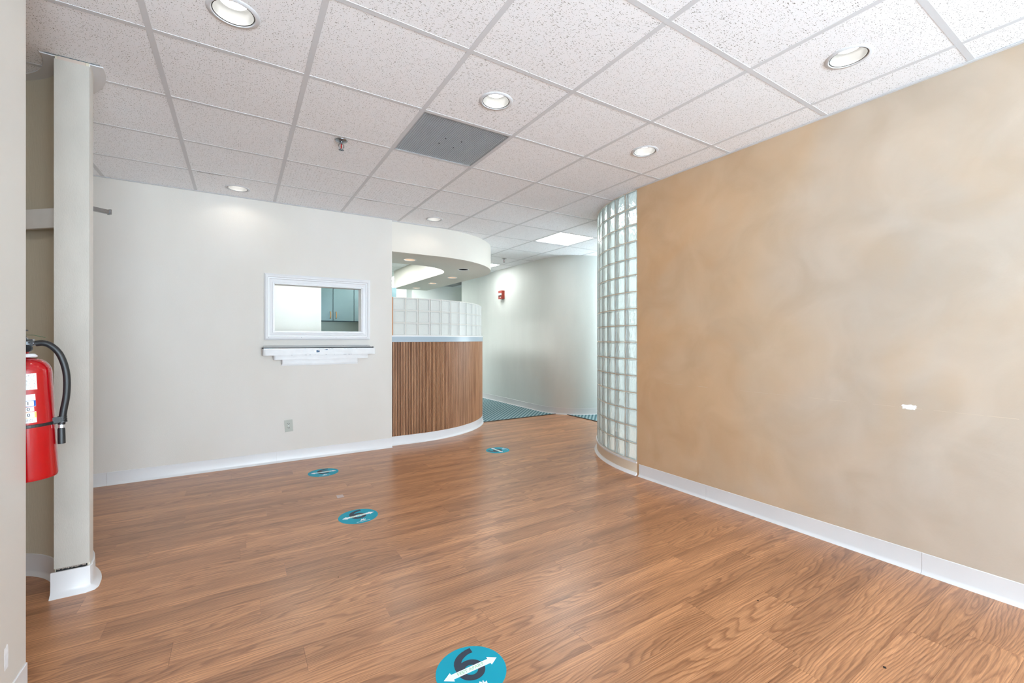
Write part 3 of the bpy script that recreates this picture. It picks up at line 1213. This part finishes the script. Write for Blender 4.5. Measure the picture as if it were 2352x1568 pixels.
def resample(path, step, start=0.0):
    out = []
    acc = start
    d = 0
    for a, b in zip(path, path[1:]):
        A, Bv = Vector(a), Vector(b)
        ln = (Bv - A).length
        while acc <= d + ln + 1e-9:
            t = (acc - d) / ln if ln else 0
            out.append((A.lerp(Bv, t), (Bv - A).normalized()))
            acc += step
        d += ln
    return out


org = Vector((1.75, 6.3, 0))


def rel(bm):
    bmesh.ops.translate(bm, vec=-org, verts=bm.verts)
    return bm


def ribbon(o0, o1, z0, z1):
    bm = bmesh.new()
    band(bm, offset(path, o0), offset(path, o1), z0, z1)
    return rel(bm)


mesh_obj('counter_body', ribbon(-0.0, 0.11, 0.0, 1.165), M_SLATBACK, RC, smooth=True)
bm = bmesh.new()
PS = 0.0185
for p, t in resample(path, PS, PS / 2):
    n = Vector((t.y, -t.x))
    Ms = Matrix(((t.x, n.x, 0, p.x), (t.y, n.y, 0, p.y), (0, 0, 1, 0), (0, 0, 0, 1)))
    h = PS * 0.33
    prism(bm, [(-h, -0.001), (h, -0.001), (h, 0.006), (h * 0.55, 0.0085), (-h * 0.55, 0.0085), (-h, 0.006)], 0.1, 1.165, Ms)
bmesh.ops.recalc_face_normals(bm, faces=bm.faces)
o = mesh_obj('slat', rel(bm), M_SLAT, RC)
o['kind'] = 'stuff'
bm = bmesh.new()
BR = [(-a, z * 0.95) for a, z in BASE]
sweep(bm, offset(path, 0.001), [(a * 1.3 - 0.006, z) for a, z in BR])
tag(mesh_obj('toe_base', rel(bm), M_BASE, RC, smooth=True), 'white vinyl toe base')
tag(mesh_obj('counter_band', ribbon(-0.014, 0.12, 1.165, 1.226), M_BANDGREY, RC, smooth=True), 'pale blue grey band')
tag(mesh_obj('ledge', ribbon(-0.018, 0.13, 1.226, 1.238), M_WHITE, RC, smooth=True), 'thin white ledge')


def block_mesh(w, h, d, m):
    bm = bmesh.new()
    # frame level, then an inset pressed face
    box(bm, -w / 2, w / 2, -d / 2, d / 2, -h / 2, h / 2)
    bevel(bm, 0.006, 2)
    fs = [f for f in bm.faces if abs(f.normal.y) > 0.99 and f.calc_area() > 0.5 * w * h]
    r = bmesh.ops.inset_individual(bm, faces=fs, thickness=0.010, depth=0)
    fs = [f for f in bm.faces if abs(f.normal.y) > 0.99 and f.calc_area() > 0.5 * w * h]
    r = bmesh.ops.inset_individual(bm, faces=fs, thickness=0.004, depth=-0.004)
    me = bpy.data.meshes.new('glass_block')
    bm.to_mesh(me)
    bm.free()
    me.materials.append(m)
    for p in me.polygons:
        p.use_smooth = True
    me.set_sharp_from_angle(angle=math.radians(50))
    return me


BP, BH = 0.1478, 0.1435
bme = block_mesh(BP - 0.012, BH - 0.008, 0.07, M_GLASS2)
cpath = offset(path, 0.045)
samp = resample(cpath, BP, 0.075 + BP / 2 - 0.012)
for p, t in samp:
    ang = math.atan2(t.y, t.x)
    for r in range(3):
        o = bpy.data.objects.new('glass_block', bme)
        link(o, RC)
        o.location = (p.x - org.x, p.y - org.y, 1.240 + BH * (r + 0.5))
        o.rotation_euler = (0, 0, ang)
bm = bmesh.new()
for p, t in resample(cpath, BP, 0.075 - 0.012):
    n = Vector((t.y, -t.x))
    Ms = Matrix(((t.x, n.x, 0, p.x), (t.y, n.y, 0, p.y), (0, 0, 1, 0), (0, 0, 0, 1)))
    box(bm, -0.0055, 0.0055, -0.025, 0.029, 1.238, 1.238 + 3 * BH, Ms)
for r in range(0, 4):
    z = 1.240 + BH * r
    b2 = bmesh.new()
    band(b2, offset(path, 0.045 - 0.029), offset(path, 0.045 + 0.025), z - 0.0035, z + 0.0035)
    me = bpy.data.meshes.new('t')
    b2.to_mesh(me)
    b2.free()
    bm.from_mesh(me)
    bpy.data.meshes.remove(me)
mesh_obj('mortar', rel(bm), M_MORTARW, RC)
tag(mesh_obj('end_post', rel(B(1.415, 1.464, 4.90, 5.0, 1.238, 1.672)), M_OAKPOST, RC), 'narrow wooden end post')

# ------------------------------------------------------------------ curved glass block wall at the corner
GW = thing('glass_block_wall', 'tall curved wall of wavy clear glass blocks beside the tan wall', 'glass wall', (4.25, 2.665, 0))
gorg = Vector((4.25, 2.665, 0))
GR = 1.3035
gpath = arc(4.25, 2.665, GR, 180, 90, 60) + [(7.1, 2.665 + GR)]
gz0 = 0.122
NR = 16
GH = (CZ - gz0 - 0.002) / NR
bme = block_mesh(0.1478 - 0.011, GH - 0.009, 0.08, M_GLASS)
gc = offset(gpath, -0.045)
gp_step = 0.1478
cnt = 0
for p, t in resample(gc, gp_step, gp_step / 2 + 0.003):
    if cnt >= 15:
        break
    cnt += 1
    ang = math.atan2(t.y, t.x)
    for r in range(NR):
        o = bpy.data.objects.new('glass_block', bme)
        link(o, GW)
        o.location = (p.x - gorg.x, p.y - gorg.y, gz0 + GH * (r + 0.5))
        o.rotation_euler = (0, 0, ang)


def grel(bm):
    bmesh.ops.translate(bm, vec=-gorg, verts=bm.verts)
    return bm


bm = bmesh.new()
k = 0
for p, t in resample(gc, gp_step, 0.003):
    if k > 15:
        break
    k += 1
    n = Vector((t.y, -t.x))
    Ms = Matrix(((t.x, n.x, 0, p.x), (t.y, n.y, 0, p.y), (0, 0, 1, 0), (0, 0, 0, 1)))
    box(bm, -0.005, 0.005, -0.036, 0.03, gz0, CZ, Ms)
gshort = arc(4.25, 2.665, GR, 180, 90, 60) + [(4.35, 2.665 + GR)]
for r in range(NR + 1):
    z = gz0 + GH * r
    b2 = bmesh.new()
    band(b2, offset(gshort, -0.009), offset(gshort, -0.075), z - 0.0035, z + 0.0035)
    me = bpy.data.meshes.new('t')
    b2.to_mesh(me)
    b2.free()
    bm.from_mesh(me)
    bpy.data.meshes.remove(me)
mesh_obj('mortar', grel(bm), M_MORTAR, GW)
bm = bmesh.new()
band(bm, offset(gshort, 0.0), offset(gshort, -0.09), 0, 0.105)
tag(mesh_obj('curb', grel(bm), M_BASETAN, GW, smooth=True), 'tan painted curb')
bm = bmesh.new()
band(bm, offset(gshort, 0.006), offset(gshort, -0.09), 0.105, 0.119)
tag(mesh_obj('sill_strip', grel(bm), M_WHITE, GW, smooth=True), 'white strip below the blocks')
bm = bmesh.new()
sweep(bm, gshort, [(0, 0), (0.024, 0), (0.021, 0.005), (0.011, 0.013), (0.005, 0.024), (0.0, 0.024)])
tag(mesh_obj('cove_foot', grel(bm), M_WHITE, GW, smooth=True), 'white cove foot')
# wall continuing beyond the blocks
struct('wall_side', B(4.6, 7.1, 3.97 - 0.12, 3.97, 0, 2.79), M_CORR)

# ------------------------------------------------------------------ office: wall cabinets and worktop
MB = M_BLUECAB


def cabinet(x0, doors, label):
    w = sum(d[0] for d in doors)
    t = thing('wall_cabinet', label, 'cabinet', (x0, 6.4, 1.446))
    mesh_obj('body', B(0.001, w - 0.001, 0.018, 0.319, 0, 0.51), M_BLUEEDGE, t)
    x = 0
    for dw, hside in doors:
        d = mesh_obj('door', bevel(B(x + 0.004, x + dw - 0.004, 0, 0.017, 0.004, 0.506), 0.0015, 1), MB, t)
        hx = x + (dw - 0.035 if hside == 'r' else 0.038)
        bm = bmesh.new()
        tube(bm, [(hx, 0.0, 0.035), (hx, -0.025, 0.045), (hx, -0.028, 0.08), (hx, -0.025, 0.115), (hx, 0.0, 0.125)], 0.007, 10)
        mesh_obj('handle', bm, M_BRASS, d, smooth=True)
        x += dw


cabinet(0.529, [(0.557, 'r')], 'blue wall cabinet partly hidden behind the white partition in the window')
cabinet(1.086, [(0.275, 'l')], 'narrow blue wall cabinet door with left handle in the window')
cabinet(1.361, [(0.302, 'r'), (0.302, 'l')], 'blue wall cabinet seen through the right edge of the window and above the counter')
tag(mesh_obj('worktop', bevel(B(0.92, 1.70, 6.15, 6.719, 0.86, 0.90), 0.004, 2), M_BANDGREY), 'blue grey worktop under the blue wall cabinets', 'worktop')
wt = bpy.data.objects['worktop']
mesh_obj('base_unit', B(0.94, 1.68, 6.21, 6.719, 0.004, 0.86), MB, wt)

# ------------------------------------------------------------------ ceiling fittings
def downlight(nm, label):
    x, y = down_xy[nm]
    t = thing('recessed_light', label, 'ceiling light', (x, y, CZ), group='round recessed lights in the ceiling')
    bm = bmesh.new()
    lathe(bm, [(0.074, 0.012), (0.0745, -0.001), (0.078, -0.004), (0.090, -0.003), (0.094, 0.0005), (0.094, 0.002), (0.0785, 0.002), (0.0785, 0.012)], 48)
    bmesh.ops.recalc_face_normals(bm, faces=bm.faces)
    mesh_obj('trim_ring', bm, M_TEE, t, smooth=True)
    bm = bmesh.new()
    lathe(bm, [(0.0745, 0.0), (0.0730, -0.0018), (0.0712, 0.0)], 48)
    mesh_obj('inner_ring', bm, M_DARK, t, smooth=True)
    bm = bmesh.new()
    lathe(bm, [(0.0725, -0.001), (0.0722, 0.02), (0.070, 0.06), (0.062, 0.10), (0.048, 0.122), (0.0001, 0.125)], 48)
    mesh_obj('reflector', bm, M_REFL, t, smooth=True)
    bm = bmesh.new()
    solid_lathe(bm, [(0.010, 0.036), (0.034, 0.039), (0.049, 0.046), (0.049, 0.056)], 36)
    mesh_obj('lamp', bm, M_LAMP, t, smooth=True)
    d = bpy.data.lights.new('lamp_beam', 'SPOT')
    d.energy = P_SPOT
    d.color = (1.0, 0.92, 0.80)
    d.spot_size = math.radians(166)
    d.spot_blend = 0.5
    d.shadow_soft_size = 0.045
    s = bpy.data.objects.new('lamp_beam', d)
    link(s, t)
    s.location = (0, 0, 0.012)


downlight('large', 'round recessed ceiling light cut by the top edge, left of centre')
downlight('mid', 'round recessed ceiling light beside the dark square grille')
downlight('right', 'round recessed ceiling light near the top right corner by the tan wall')
downlight('wall', 'round recessed ceiling light near the glass block end of the tan wall')
downlight('left', 'round recessed ceiling light close to the left wall above the window')
downlight('counter', 'round recessed ceiling light in front of the curved soffit')

tl = {(6, 0): 'bright square ceiling light panel in the corridor beside the curved soffit',
      (6, -4): 'bright square ceiling light panel half hidden behind the curved soffit'}
for (i, j) in TROFFERS_AND_FILL:
    x0, y0 = tile_xy(i, j)
    t = thing('light_panel', tl.get((i, j), 'added square fill light panel out of sight beyond the walls'), 'ceiling light', (x0 + T / 2, y0 + T / 2, CZ), group=None if (i, j) in tl else 'added fill light panels out of sight')
    h = T / 2 - 0.013
    bm = bmesh.new()
    for (a, b, c, d) in ((-h, h, -h, -h + 0.018), (-h, h, h - 0.018, h), (-h, -h + 0.018, -h + 0.018, h - 0.018), (h - 0.018, h, -h + 0.018, h - 0.018)):
        box(bm, a, b, c, d, 0.001, 0.03)
    mesh_obj('frame', bm, M_WHITE, t)
    mesh_obj('diffuser', B(-h + 0.018, h - 0.018, -h + 0.018, h - 0.018, 0.006, 0.012), M_FILLDIM if i < 0 else (M_PANELV if (i, j) in ((6, 0), (6, -4), (1, -2), (3, -2)) else M_PANEL), t)


def vent(i, j, label, dark, m):
    x0, y0 = tile_xy(i, j)
    t = thing('return_grille', label, 'vent', (x0 + T / 2, y0 + T / 2, CZ))
    h = T / 2 - 0.012
    mesh_obj('plenum', B(-h, h, -h, h, 0.05, 0.055), dark, t)
    bm = bmesh.new()
    for (a, b, c, d) in ((-h, h, -h, -h + 0.006), (-h, h, h - 0.006, h), (-h, -h + 0.006, -h, h), (h - 0.006, h, -h, h)):
        box(bm, a, b, c, d, 0.0, 0.05)
    mesh_obj('frame', bm, m, t)
    bm = bmesh.new()
    n = 44
    for q in range(1, n):
        c = -h + 2 * h * q / n
        box(bm, c - 0.0013, c + 0.0013, -h, h, 0.003, 0.014)
        box(bm, -h, h, c - 0.0013, c + 0.0013, 0.0035, 0.0135)
    o = mesh_obj('grid_louver', bm, m, t)
    o['kind'] = 'stuff'
    bm = bmesh.new()
    for sx, sy in ((-0.05, -0.04), (0.06, -0.05), (0.05, 0.06), (-0.06, 0.05)):
        solid_lathe(bm, [(0.004, 0), (0.004, 0.003)], 10, (sx, sy, 0.0))
    mesh_obj('screw', bm, M_DARK, t)['kind'] = 'stuff'


M_GR = mat('grille_grey', srgb(168, 171, 174), 0.5)
vent(2, 3, 'dark grey square return air grille in the ceiling', mat('plenum', srgb(70, 72, 74), 0.8), M_GR)
vent(7, -8, 'dark air grille in the ceiling far down behind the soffit, nearer one', M_DARK, M_GR)
vent(7, -9, 'dark air grille in the ceiling far down behind the soffit, farther one', M_DARK, M_GR)


def sprinkler(x, y, label, fine=True):
    t = thing('sprinkler', label, 'sprinkler', (x, y, CZ))
    bm = bmesh.new()
    solid_lathe(bm, [(0.040, -0.001), (0.038, -0.005), (0.02, -0.012), (0.012, -0.012)][::-1], 28)
    mesh_obj('escutcheon', bm, M_CHROME, t, smooth=True)
    bm = bmesh.new()
    solid_lathe(bm, [(0.011, -0.026), (0.011, -0.012)], 16)
    for s in (1, -1):
        tube(bm, catmull([(0.010 * s, 0, -0.024), (0.0155 * s, 0, -0.034), (0.014 * s, 0, -0.048), (0.003 * s, 0, -0.060)]), 0.0028, 8)
    solid_lathe(bm, [(0.005, -0.063), (0.005, -0.056)], 12)
    mesh_obj('yoke', bm, M_CHROME, t, smooth=True)
    bm = bmesh.new()
    solid_lathe(bm, [(0.0035, -0.056), (0.0045, -0.04), (0.003, -0.026)], 12)
    mesh_obj('bulb', bm, mat('red_bulb', srgb(150, 18, 24), 0.2), t, smooth=True)
    bm = bmesh.new()
    for q in range(12):
        a = 2 * PI * q / 12
        Mz = Matrix.Rotation(a, 4, 'Z')
        box(bm, 0.0, 0.017, -0.0022, 0.0022, -0.0655, -0.0635, Mz)
    mesh_obj('deflector', bm, M_CHROME, t)


sprinkler(0.573, 3.075, 'chrome fire sprinkler with red bulb on the ceiling left of the dark grille')
sprinkler(3.66, 6.14, 'small distant fire sprinkler on the corridor ceiling')

# ------------------------------------------------------------------ fire alarm pull station
al = thing('fire_alarm_pull', 'red fire alarm pull station with white handle on the grey corridor wall', 'fire alarm', (4.2, 7.09, 2.03))
mesh_obj('housing', bevel(B(-0.065, 0, -0.062, 0.062, -0.078, 0.078), 0.006, 2), M_ALARM, al, smooth=True)
mesh_obj('handle', bevel(B(-0.088, -0.065, -0.062, 0.03, -0.012, 0.028), 0.004, 2), M_WHITE, al, smooth=True)
mesh_obj('recess', B(-0.068, -0.064, -0.04, 0.045, -0.028, -0.014), M_DARK, al)
mesh_obj('label_plate', B(-0.067, -0.064, -0.03, 0.0, -0.055, -0.038), M_WHITE, al)

# ------------------------------------------------------------------ niche: white board, bracket
bd = thing('wall_board', 'white painted board with a round hole across the shaded niche', 'board', (-0.735, 2.965, 1.735))
dv = Vector((-0.152, 0.135)).normalized()
aa = math.atan2(dv.y, dv.x)
Mb = Matrix.Rotation(aa, 4, 'Z')
bo = mesh_obj('board', bevel(B(0.0, 0.50, -0.02, 0.0, 0.0, 0.094, M=None), 0.002, 1), mottled('board_paint', srgb(214, 210, 204), srgb(224, 221, 216), 6, 0.5), bd)
bo.rotation_euler = (0, 0, aa)
bm = bmesh.new()
Mh = Mb @ Matrix.Translation((0.215, 0.0005, 0.045)) @ Matrix.Rotation(-PI / 2, 4, 'X')
solid_lathe(bm, [(0.017, -0.001), (0.017, 0.0012)], 24, M=Mh)
mesh_obj('hole', bm, mat('wood_raw', srgb(120, 80, 62), 0.8), bd)
# small metal bracket sticking out of the stub wall's round side
br = thing('wall_bracket', 'small chrome bracket sticking out of the rounded stub wall near the ceiling', 'bracket', (-0.718 - 0.012, 3.19 - 0.01, 1.905), (0, 0, math.radians(37.6)))
bm = bmesh.new()
box(bm, 0, 0.15, -0.002, 0.002, -0.012, -0.007)
box(bm, 0, 0.15, -0.010, -0.006, -0.012, 0.008)
box(bm, 0, 0.15, 0.006, 0.010, -0.012, 0.008)
box(bm, 0.0, 0.15, -0.010, 0.010, -0.014, -0.011)
mesh_obj('channel', bm, M_CHROME, br)
bm = bmesh.new()
tube(bm, [(0.0, 0, 0.004), (0.1, 0, 0.003)], 0.006, 10)
mesh_obj('rod', bm, mat('blue_steel', srgb(90, 110, 140), 0.3, 0.8), br)
mesh_obj('end_cap', bevel(B(0.148, 0.156, -0.013, 0.013, -0.016, 0.012), 0.002, 1), M_CHROME, br)

# ------------------------------------------------------------------ fire extinguisher on the end of the near wall
EX, EY = -0.643, 2.232
ex = thing('fire_extinguisher', 'red fire extinguisher with black hose hanging behind the near wall edge', 'fire extinguisher', (EX, EY, 1.13), (0, math.radians(-2.6), 0))
Z0 = 1.13
R = 0.070
bm = bmesh.new()
prof = [(0.0001, 0.712), (0.050, 0.710), (0.060, 0.700), (0.066, 0.702), (R, 0.712), (R, 1.075)]
for a in range(0, 95, 10):
    prof.append((0.022 + (R - 0.022) * math.cos(math.radians(a)), 1.075 + 0.052 * math.sin(math.radians(a))))
prof += [(0.018, 1.130), (0.016, 1.150)]
lathe(bm, [(r, z - Z0) for r, z in prof], 56)
bmesh.ops.recalc_face_normals(bm, faces=bm.faces)
tag(mesh_obj('cylinder', bm, M_RED, ex, smooth=True), 'glossy red steel cylinder')
bm = bmesh.new()
solid_lathe(bm, [(0.034, 0.0), (0.037, 0.003), (0.030, 0.012), (0.018, 0.014)], 36)
tag(mesh_obj('collar', bm, M_PRINT, ex, smooth=True), 'white tamper collar')
bm = bmesh.new()
solid_lathe(bm, [(0.020, 0.020), (0.024, 0.024), (0.024, 0.030), (0.017, 0.034), (0.017, 0.066), (0.012, 0.072)], 28)
box(bm, -0.02, 0.03, -0.010, 0.010, 0.040, 0.064)
vb = mesh_obj('valve', bm, M_CHROME, ex, smooth=True)
bm = bmesh.new()
box(bm, -0.10, 0.01, -0.010, 0.010, 0.070, 0.076)
box(bm, -0.11, 0.005, -0.010, 0.010, 0.094, 0.099, Matrix.Rotation(math.radians(6), 4, 'Y'))
mesh_obj('lever', bevel(bm, 0.002, 1), M_BLACK, ex)
bm = bmesh.new()
solid_lathe(bm, [(0.012, 0), (0.012, 0.012)], 20, M=Matrix.Translation((0.018, -0.012, 0.032)) @ Matrix.Rotation(PI / 2, 4, 'X'))
mesh_obj('gauge', bm, M_BLACK, ex)
bm = bmesh.new()
tube(bm, [(0.012, 0, 0.050), (0.030, 0, 0.050)], 0.0085, 14)
tube(bm, [(0.018, 0, 0.050), (0.024, 0, 0.050)], 0.011, 6)
tube(bm, [(0.028, 0, 0.050), (0.046, 0, 0.0505)], 0.0078, 14)
tag(mesh_obj('coupling', bm, M_CHROME, ex), 'metal hose coupling')


def hp(px, py):
    return ((px - 54) / 905 + 0.002, 0.0, 1.195 - (py - 779) / 647 - Z0)


hose = [hp(84, 790), hp(100, 789.5), hp(117, 796), hp(134, 813), hp(144, 836), hp(149, 862), hp(149, 890), hp(145, 920), hp(138, 946), hp(133, 968), hp(130, 982)]
bm = bmesh.new()
tube(bm, catmull(hose, 7), 0.0102, 18)
tag(mesh_obj('hose', bm, M_BLACK, ex, smooth=True), 'curved black rubber hose')
bm = bmesh.new()
tube(bm, [hp(130.5, 981), hp(129.5, 991)], 0.0085, 18)
tag(mesh_obj('ferrule', bm, M_ALU, ex, smooth=True), 'silver ferrule')
bm = bmesh.new()
tube(bm, [hp(129.4, 990), hp(129.2, 993), hp(127.8, 1027)], [0.0085, 0.0102, 0.0105], 20)
mesh_obj('nozzle', bm, M_BLACK, ex, smooth=True)
bm = bmesh.new()
zs = hp(0, 972)[2]
lathe(bm, [(R + 0.0005, zs - 0.010), (R + 0.002, zs - 0.009), (R + 0.002, zs + 0.0), (R + 0.0005, zs + 0.001)], 48)
for dz in (-0.008, 0.0, 0.008):
    hx, _, hz = hp(133, 970)
    lathe(bm, [(0.0105, -0.003), (0.0125, -0.003), (0.0125, 0.003), (0.0105, 0.003)], 24, (hx, 0, hz + dz))
v = [bm.verts.new(p) for p in ((R - 0.012, -0.014, zs - 0.009), (R + 0.004, -0.012, zs - 0.012), (hx, -0.012, hz - 0.008), (hx, -0.012, hz + 0.010), (R + 0.002, -0.013, zs + 0.014), (R - 0.02, -0.016, zs + 0.002))]
w = [bm.verts.new((p.co.x, p.co.y - 0.003, p.co.z)) for p in v]
bm.faces.new(v)
bm.faces.new(w[::-1])
for q in range(6):
    bm.faces.new((v[q], v[(q + 1) % 6], w[(q + 1) % 6], w[q]))
tag(mesh_obj('strap', bm, M_BLACK, ex, smooth=False), 'black hose strap')
mesh_obj('hanger', B(-0.012, 0.012, -(EY - 2.132), -0.015, 0.034, 0.056), M_CHROME, ex)
# seal
bm = bmesh.new()
tube(bm, [(0.004, 0, 0.080), (0.03, 0, 0.078), (0.060, 0, 0.068)], 0.0008, 6)
solid_lathe(bm, [(0.003, 0.074), (0.006, 0.078), (0.006, 0.088), (0.003, 0.092)], 12, (-0.001, 0, 0))
tag(mesh_obj('seal', bm, M_GREENSEAL, ex), 'green plastic seal')
# camera-side direction of the labels
va = math.atan2(-EY, -EX)


def curved_plate(a0, a1, z0, z1, r, name, m, parent, lab=None):
    bm = bmesh.new()
    n = 14
    A, Bq = [], []
    for i in range(n + 1):
        a = math.radians(a0 + (a1 - a0) * i / n) + va
        A.append((r * math.cos(a), r * math.sin(a)))
        Bq.append(((r - 0.0004) * math.cos(a), (r - 0.0004) * math.sin(a)))
    band(bm, A, Bq, z0 - Z0, z1 - Z0)
    o = mesh_obj(name, bm, m, parent)
    if lab:
        o['label'] = lab
    return o


# angles measured from the camera direction; positive to the right in the picture
curved_plate(-60, 24, 1.019, 1.075, R + 0.0006, 'rating_label', M_LABEL, ex, 'silver printed label')
hl = curved_plate(-60, 19, 0.905, 1.003, R + 0.0006, 'hazard_label', M_PRINT, ex, 'white hazard rating label')
for (z0, z1, m, txt) in ((0.962, 0.982, M_LABELBLUE, '1'), (0.943, 0.961, M_RED, '0'), (0.922, 0.942, M_LABELYEL, '0')):
    curved_plate(-60, 19.2, z0, z1, R + 0.0009, 'colour_bar', m, hl)
    curved_plate(-8, 15, z0 + 0.0015, z1 - 0.0015, R + 0.0012, 'number_box', M_PRINT, hl)
bm = bmesh.new()
for zz in (0.918, 0.9145, 0.911):
    a = math.radians(10) + va
    for q in range(12):
        a = math.radians(-22 + q * 2.9) + va
        p = Vector(((R + 0.001) * math.cos(a), (R + 0.001) * math.sin(a), zz - Z0))
        box(bm, p.x - 0.0012, p.x + 0.0012, p.y - 0.0004, p.y + 0.0004, p.z - 0.0006, p.z + 0.0006)
mesh_obj('small_print', bm, M_INK, hl)


def text_mesh(name, txt, size, mat_, parent, Mloc, thick=0.0002, align='CENTER'):
    cu = bpy.data.curves.new(name, 'FONT')
    cu.body = txt
    cu.size = size
    cu.extrude = thick
    cu.align_x = align
    cu.align_y = 'CENTER'
    cu.offset = size * 0.012
    cu.resolution_u = 3
    t = bpy.data.objects.new(name, cu)
    COL.objects.link(t)
    dg = bpy.context.evaluated_depsgraph_get()
    dg.update()
    me = bpy.data.meshes.new_from_object(t.evaluated_get(dg))
    bpy.data.objects.remove(t)
    me.transform(Mloc)
    me.materials.clear()
    me.materials.append(mat_)
    o = bpy.data.objects.new(name, me)
    link(o, parent)
    return o


for zc, ch in ((0.972, '1'), (0.952, '0'), (0.932, '0')):
    a = math.radians(4) + va
    rr = R + 0.0016
    Mt = Matrix.Translation((rr * math.cos(a), rr * math.sin(a), zc - Z0)) @ Matrix.Rotation(a + PI / 2, 4, 'Z') @ Matrix.Rotation(PI / 2, 4, 'X')
    text_mesh('digit', ch, 0.016, M_INK, hl, Mt)

# ------------------------------------------------------------------ floor stickers
def sticker(x, y, rot, label):
    t = thing('floor_sticker', label, 'floor sticker', (x, y, 0.0002), (0, 0, math.radians(rot)), group='round six feet apart floor stickers')
    bm = bmesh.new()
    solid_lathe(bm, [(0.1265, 0), (0.1265, 0.0006)], 72)
    mesh_obj('disc', bm, M_TEAL, t)
    k = 0.001
    # numeral: bowl ring plus curved stem
    bm = bmesh.new()
    lathe(bm, [(0.0245, 0.0007), (0.0505, 0.0007), (0.0505, 0.0010), (0.0245, 0.0010), (0.0245, 0.0007)], 48, (0.002, 0.004, 0))
    out = [(46, 107), (28, 106), (10, 102), (-8, 95), (-24, 84), (-36, 70), (-44, 54), (-48, 36), (-49, 18), (-48, 4)]
    inn = [(45, 80.5), (32, 80.5), (20, 78), (8, 73), (-3, 66), (-12, 57), (-18, 46), (-21, 38), (-25, 26), (-23, 4)]
    lo = [[bm.verts.new((p[0] * k, p[1] * k, 0.0011)) for p in q] for q in (out, inn)]
    for q in range(len(out) - 1):
        bm.faces.new((lo[0][q], lo[1][q], lo[1][q + 1], lo[0][q + 1]))
    bmesh.ops.recalc_face_normals(bm, faces=bm.faces)
    mesh_obj('numeral', bm, M_NAVY, t)
    bm = bmesh.new()
    cy = 7.5
    pts = [(-103, cy), (-71, cy + 22.5), (-70, cy + 12), (76, cy + 12), (77, cy + 22.5), (109, cy), (77, cy - 21.5), (76, cy - 12), (-70, cy - 12), (-71, cy - 21.5)]
    prism(bm, [(a * k, b * k) for a, b in pts][::-1], 0.0010, 0.0014)
    bmesh.ops.recalc_face_normals(bm, faces=bm.faces)
    ar = mesh_obj('arrow', bm, M_PRINT, t)
    text_mesh('lettering', 'FEET APART', 0.0195, M_GREENP, ar, Matrix.Translation((0.001, cy * k - 0.0005, 0.0016)))
    bm = bmesh.new()
    prism(bm, [(a * k, b * k) for a, b in [(-16, -91), (1, -60), (7, -66), (8, -74), (11, -64), (15, -62), (15, -74), (24, -70), (22, -84), (8, -84)]][::-1], 0.0008, 0.0011)
    bmesh.ops.recalc_face_normals(bm, faces=bm.faces)
    mesh_obj('logo', bm, M_PRINT, t)
    text_mesh('lettering', 'CoreHealthCenter', 0.0115, M_PRINT, t, Matrix.Translation((0.002, -0.101, 0.0011)))


sticker(0.706, 1.415, 0, 'teal round floor sticker with a 6 cut off by the bottom edge of the view')
sticker(0.679, 3.0625, 5.5, 'teal round floor sticker in the middle of the floor by the small tape piece')
sticker(0.638, 4.236, -3, 'teal round floor sticker nearest the left wall baseboard')
sticker(2.351, 4.077, 95, 'teal round floor sticker turned sideways near the curved counter')

bm = bmesh.new()
prism(bm, [(-0.024, -0.035), (0.024, -0.033), (0.0245, 0.030), (-0.022, 0.034)], 0, 0.0006)
o = mesh_obj('tape_piece', bm, M_TAPE, loc=(0.648, 3.525, 0.0002))
tag(o, 'small pale square of tape residue on the wood floor', 'tape')
for q, (x, y, s, lb) in enumerate(((2.0, 1.09, 0.004, 'tiny black crumb on the planks right of the floor centre'), (1.98, 0.62, 0.006, 'tiny dark crumb on the planks near the bottom right corner'), (0.42, 2.33, 0.003, 'tiny black crumb on the planks left of the nearest sticker'))):
    bm = bmesh.new()
    bmesh.ops.create_icosphere(bm, subdivisions=1, radius=s)
    for v in bm.verts:
        v.co.x *= random.uniform(0.6, 1.3)
        v.co.z = max(v.co.z * 0.4 + s * 0.3, 0)
    tag(mesh_obj('crumb', bm, M_DARK, loc=(x, y, 0.0)), lb, 'debris')
